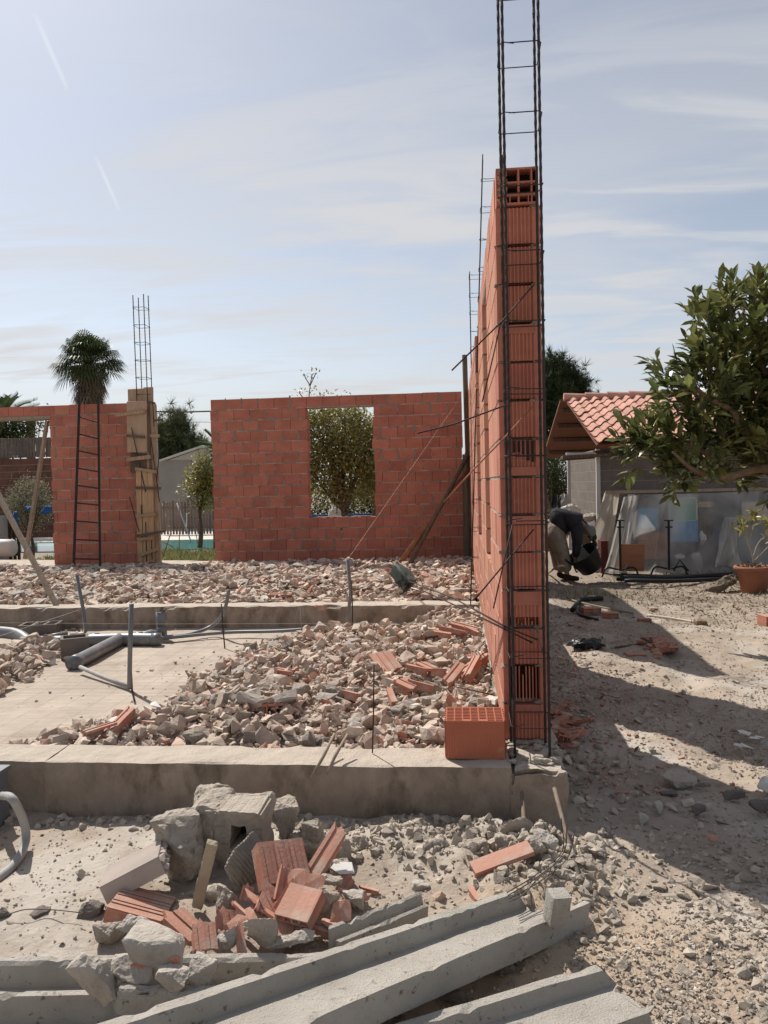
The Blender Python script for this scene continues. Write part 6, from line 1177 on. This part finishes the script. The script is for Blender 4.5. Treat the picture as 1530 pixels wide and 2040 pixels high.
ch(1396, 1243, 34, 20, GZ + .05, 'sandy brown rock by the end of the pale hose', 501, M('sandy rock', (.30, .22, .14), (.22, .16, .10), bump=.8), corner=.4); ch(1350, 1552, 76, 26, GZ + .03, 'long broken slab of cement lying at the edge of the light patch', 502, rot=(.1, .1, -.05), dz=60); ch(1400, 1562, 34, 16, GZ + .02, 'small cement piece right of the long broken slab', 503)
ch(1522, 1564, 44, 34, GZ + .05, 'white block cut by the right edge in the light patch', 504, M('white plaster', (.6, .58, .54), bump=.3), corner=1, amp=.01); ch(1310, 1607, 30, 24, GZ + .03, 'light grey block in the shade, larger of two', 505, m_conc, rot=(.1, .3, .5), corner=.95); ch(1282, 1630, 22, 20, GZ + .02, 'light grey block in the shade, smaller of two', 506, m_conc, corner=.95)
ch(1412, 1608, 26, 20, GZ + .03, 'pale rounded stone among the dark crumbs in the shade', 507, m_conc, corner=.3); ch(1392, 1612, 34, 22, GZ + .02, 'dark stone beside the pale rounded stone', 508, m_block); ch(1462, 1583, 44, 22, GZ + .03, 'dark crumbly stone at the lower edge of the light patch', 509, m_block); ch(1515, 1605, 50, 26, GZ + .03, 'dark crumbly stone below the white block', 510, m_block); ch(1332, 1583, 40, 16, GZ + .01, 'flat grey stone under the long broken slab', 511, m_block)
ch(1205, 1666, 40, 14, GZ + .02, 'flat grey stone in the shade beside the foundation', 512, m_block); ch(1240, 1580, 30, 10, GZ + .01, 'thin terracotta flake in the shade', 513, m_terra); ch(1260, 1673, 26, 10, GZ + .01, 'flat pale stone in the shade by the light edge', 514); ch(1420, 1670, 22, 14, GZ + .02, 'small reddish stone in the shade at the right', 515, m_terra)
for k_, (px, py, rz_) in enumerate([(1482, 1458, -.7), (1500, 1470, .3), (1490, 1485, -.2), (1475, 1484, .2), (1510, 1468, .5)]): put(tl[k_ % 3], 'tile_shard', P(px, py, GZ + .02), (.1, .1, rz_), .09, 'white tile shard lying at the shadow edge near the right side', 'tile shard', 'white tile shards in the yard')
me = chunk_mesh('plastic_bag', M('black plastic', (.012, .013, .016), (.02, .022, .027), sc=6, rough=.35, bump=.9, bsc=14, spec=.6), (.50, .22, .12), 520, 4, .07, .3); put(me, 'plastic_bag', P(1172, 1286, GZ + .05), (0, .08, -.05), 1, 'crumpled black plastic bag lying in the shade behind the wall end', 'bag')
rod('steel_bar', 'dark stick lying on the dirt between the black bag and the brick shards', [P(1226, 1290, GZ + .02), P(1300, 1280, GZ + .02)], .01, m_woodd, 'stick')
conduit('thick black hose curving over the grass near the two bricks', bez([P(1140, 1215, GZ + .03), P(1152, 1200, GZ + .03), P(1160, 1195, GZ + .03), P(1200, 1192, GZ + .03)], 6), .03, m_black, 'hose', 'hose')
conduit('black hose snaking towards the viewer from the grass patch', bez([P(1152, 1212, GZ + .03), P(1155, 1224, GZ + .02), P(1190, 1236, GZ + .02)], 6), .022, m_black, 'hose', 'hose')
conduit('olive hose looping round the grass patch by the worker', bez([P(1130, 1178, GZ + .02), P(1134, 1192, GZ + .02), P(1160, 1201, GZ + .02), P(1210, 1212, GZ + .02), P(1262, 1222, GZ + .02)], 6), .012, M('olive hose', (.24, .22, .16), bump=0), 'hose', 'hose')
conduit('pale hose lying on the sunlit dirt with its end at the rock', bez([P(1290, 1226, GZ + .02), P(1340, 1232, GZ + .02), P(1386, 1240, GZ + .02)], 6), .014, M('pale hose', (.55, .5, .42), bump=0), 'hose', 'hose')
conduit('tan hose arching off the ground by the worker boots', bez([P(1092, 1142, GZ + .02), PY(1106, 1132, 12.2), PY(1122, 1127, 12.3), P(1128, 1140, GZ + .02)], 6), .016, M('tan hose', (.42, .33, .22), bump=0), 'hose', 'hose')
tag(put(chunk_mesh('tile_shard', m_whitep, (.16, .1, .02), 530, 0, .01, .9, 9), 'tile_shard', P(1176, 1187, GZ + .02), (0, 0, .2)), 'whitish plate lying in the grass patch inside the hose loop', 'tile shard')
# clutter behind the worker
for k_, (px, py, w_, h_, mt, lb, Y_) in enumerate([(1137, 1018, 44, 26, m_white, 'heap of white cloth on the ledge behind the worker', 15.2), (1165, 1032, 50, 18, m_conc, 'pile of pale folded sacks behind the worker', 15.0), (1170, 1075, 60, 60, m_woodd, 'brown wooden crate behind the black tub', 14.2), (1115, 1045, 50, 60, m_block, 'dark heap of junk left of the shed wall', 16), (1092, 1075, 34, 60, m_woodd, 'dark timber heap at the wall edge behind the worker', 15.5)]):
    p_ = PY(px, py, Y_); s_ = p_.y / F_PX; me = chunk_mesh('junk_heap', mt, (w_ * s_, .4, h_ * s_), 540 + k_, 3, .07, .7); put(me, 'junk_heap', p_, (0, 0, 0), 1, lb, 'junk heap')
for k_, (x0, x1, y0, y1, mt, lb) in enumerate([(1100, 1113, 986, 1024, M('dark cloth', (.03, .03, .035), (.05, .05, .06), bump=.4), 'dark cloth hanging beside the shed corner'), (1118, 1134, 984, 1015, M('white cloth', (.5, .49, .47), bump=.4), 'white cloth hanging on the shed corner')]):
    drape('hanging_cloth', lb, [(x0, y0, 16.5), (x1, y0, 16.4), (x1 + 2, y1, 16.4), (x0 - 2, y1, 16.5)], 16, 12, .12, mt, 0, 50 + k_, 3)['category'] = 'cloth'
panel('dark red perforated crate at the edge of the plastic', 1197, 1078, 1212, 1140, YF - .05, M('red mesh crate', (.16, .035, .025), (.05, .02, .018), sc=60, bump=.6, bsc=80), 'plastic_crate', .3, cat='crate')
# ---------------------------------------------------------------- the worker, bent over a rubber tub
wb = Vector((PY(1131, 1150, 12.75).x, 12.75, GZ)); W_ = thing('person', 'worker in a dark sweater and cap bent over a black rubber tub', 'person', wb)
def skin(name, V, E, Rr, mat, parent, root=0, sub=2):
    me = bpy.data.meshes.new(name); me.from_pydata([tuple(v) for v in V], E, []); me.materials.append(mat); o = bpy.data.objects.new(name, me); COL.objects.link(o); o.parent = parent
    md = o.modifiers.new('skin', 'SKIN'); md.use_smooth_shade = True; md.use_x_symmetry = False; sv = me.skin_vertices[0].data
    for k, r_ in enumerate(Rr): sv[k].radius = (r_, r_) if not hasattr(r_, '__len__') else r_
    sv[root].use_root = True; s2 = o.modifiers.new('sub', 'SUBSURF'); s2.levels = sub; s2.render_levels = sub; return o
m_skin = M('skin', (.30, .16, .10), bump=0, rough=.6); m_sweat = M('dark sweater', (.018, .018, .022), (.034, .034, .04), sc=8, bump=1.0, bsc=14); m_trous = M('dusty grey trousers', (.30, .25, .20), (.17, .14, .11), sc=8, bump=.9, bsc=16); m_boot = M('dark boots', (.03, .022, .018), bump=.3); m_cap = M('grey cap', (.17, .165, .16), bump=.2); m_glove = M('tan glove', (.30, .26, .19), bump=.2)
hip = (-.20, 0, .86); ch_ = (.10, 0, .98); nk = (.22, 0, .93); hd = (.33, -.02, .80)
# body: one continuous figure (legs, trunk, neck, head, arms)
V = [hip, (-.05, 0, .95), ch_, nk, (.28, -.01, .86), (.345, -.02, .79), (.36, -.02, .73), (-.19, -.10, .82), (-.09, -.12, .48), (-.02, -.12, .08), (-.22, .10, .82), (-.14, .12, .46), (-.10, .14, .08), (.14, -.17, .92), (.13, -.20, .62), (.10, -.16, .36), (.11, -.14, .27), (.20, .17, .92), (.40, .18, .78), (.46, .08, .60), (.47, .02, .55)]
E_ = [(0, 1), (1, 2), (2, 3), (3, 4), (4, 5), (5, 6), (0, 7), (7, 8), (8, 9), (0, 10), (10, 11), (11, 12), (2, 13), (13, 14), (14, 15), (15, 16), (2, 17), (17, 18), (18, 19), (19, 20)]
Rr = [.09, .09, .09, .055, .055, .088, .07, .07, .05, .042, .07, .05, .042, .04, .035, .033, .03, .04, .035, .033, .03]
skin('body', V, E_, Rr, m_skin, W_)
skin('sweater', [(-.23, 0, .87), (-.09, 0, .975), (.07, 0, .99), (.17, 0, .95), (.13, -.17, .91), (.13, -.21, .64), (.10, -.17, .38), (.20, .17, .91), (.40, .18, .78), (.455, .09, .63), (.225, -.005, .92)],
     [(0, 1), (1, 2), (2, 3), (3, 10), (2, 4), (4, 5), (5, 6), (2, 7), (7, 8), (8, 9)], [.24, .26, .26, .18, .12, .085, .06, .12, .085, .06, .10], m_sweat, W_, 2)
skin('trousers', [(-.21, 0, .85), (-.20, -.10, .77), (-.10, -.125, .47), (-.03, -.12, .13), (-.23, .10, .77), (-.15, .12, .45), (-.11, .14, .13), (-.10, 0, .93)], [(0, 1), (1, 2), (2, 3), (0, 4), (4, 5), (5, 6), (0, 7)], [.20, .17, .125, .105, .17, .125, .105, .15], m_trous, W_)
for y_, x_ in ((-.12, -.02), (.14, -.10)): skin('boot', [(x_ - .03, y_, .13), (x_ - .01, y_, .055), (x_ + .09, y_, .045), (x_ + .19, y_, .035)], [(0, 1), (1, 2), (2, 3)], [.06, .055, .05, .038], m_boot, W_)
g = Geo(); g.lathe([(.112, -.02), (.115, .03), (.10, .08), (.06, .112), (0, .12)], n=24); g.bar((.08, 0, -.01), (.19, 0, -.03), .15, .012); g.build('cap', m_cap, W_, True, loc=(.335, -.02, .80), rot=(0, 1.0, 0))
for s_ in (-1, 1): g = Geo(); v, f = hull(rockpts(14, .2)); g.arr(v * [.03, .015, .05], f); g.build('ear', m_skin, W_, loc=(.33, -.02 + s_ * .09, .78))
g = Geo(); v, f = hull(rockpts(14, .2)); g.arr(v * [.03, .025, .045], f); g.build('nose', m_skin, W_, loc=(.43, -.02, .755))
for c_, dz in (((.11, -.14, .26), (-.1, 0, -1)), ((.475, .0, .53), (.1, -.2, -1))):
    c_ = Vector(c_); d_ = Vector(dz).normalized(); sd_ = Vector((0, 1, 0)); V = [c_, c_ + d_ * .05]; E_ = [(0, 1)]; Rr = [.033, .036]
    for q_ in range(4):
        o_ = sd_ * (-.03 + .02 * q_); L1 = (.035, .042, .04, .03)[q_]; b_2 = len(V); V += [c_ + d_ * .075 + o_, c_ + d_ * (.075 + L1) + o_ + Vector((.02, 0, 0)), c_ + d_ * (.08 + L1) + o_ + Vector((.045, 0, .01))]; E_ += [(1, b_2), (b_2, b_2 + 1), (b_2 + 1, b_2 + 2)]; Rr += [.011, .0095, .0085]
    b_2 = len(V); V += [c_ + d_ * .03 + Vector((.035, 0, 0)), c_ + d_ * .06 + Vector((.065, 0, 0))]; E_ += [(0, b_2), (b_2, b_2 + 1)]; Rr += [.012, .01]
    skin('glove', V, E_, Rr, m_glove, W_, 0, 1)
# rubber tub tipped towards him
tt_ = thing('rubber_tub', 'large black rubber tub tipped up in the hands of the worker', 'tub', PY(1170, 1118, 12.6)); mt_ = Matrix.Rotation(-.6, 4, 'Y') @ Matrix.Rotation(.25, 4, 'X')
g = Geo(); g.lathe([(0, -.16), (.17, -.16), (.19, -.14), (.25, .15), (.262, .16), (.262, .175), (.245, .175), (.18, -.13), (0, -.13)], n=36, mat=mt_); g.build('tub_body', m_black, tt_, True)
for s_ in (-1, 1): g = Geo(); g.tube([mt_ @ Vector((s_ * .25, -.07, .17)), mt_ @ Vector((s_ * .27, -.05, .24)), mt_ @ Vector((s_ * .27, .05, .24)), mt_ @ Vector((s_ * .25, .07, .17))], .014, 8); g.build('handle', m_black, tt_, True)
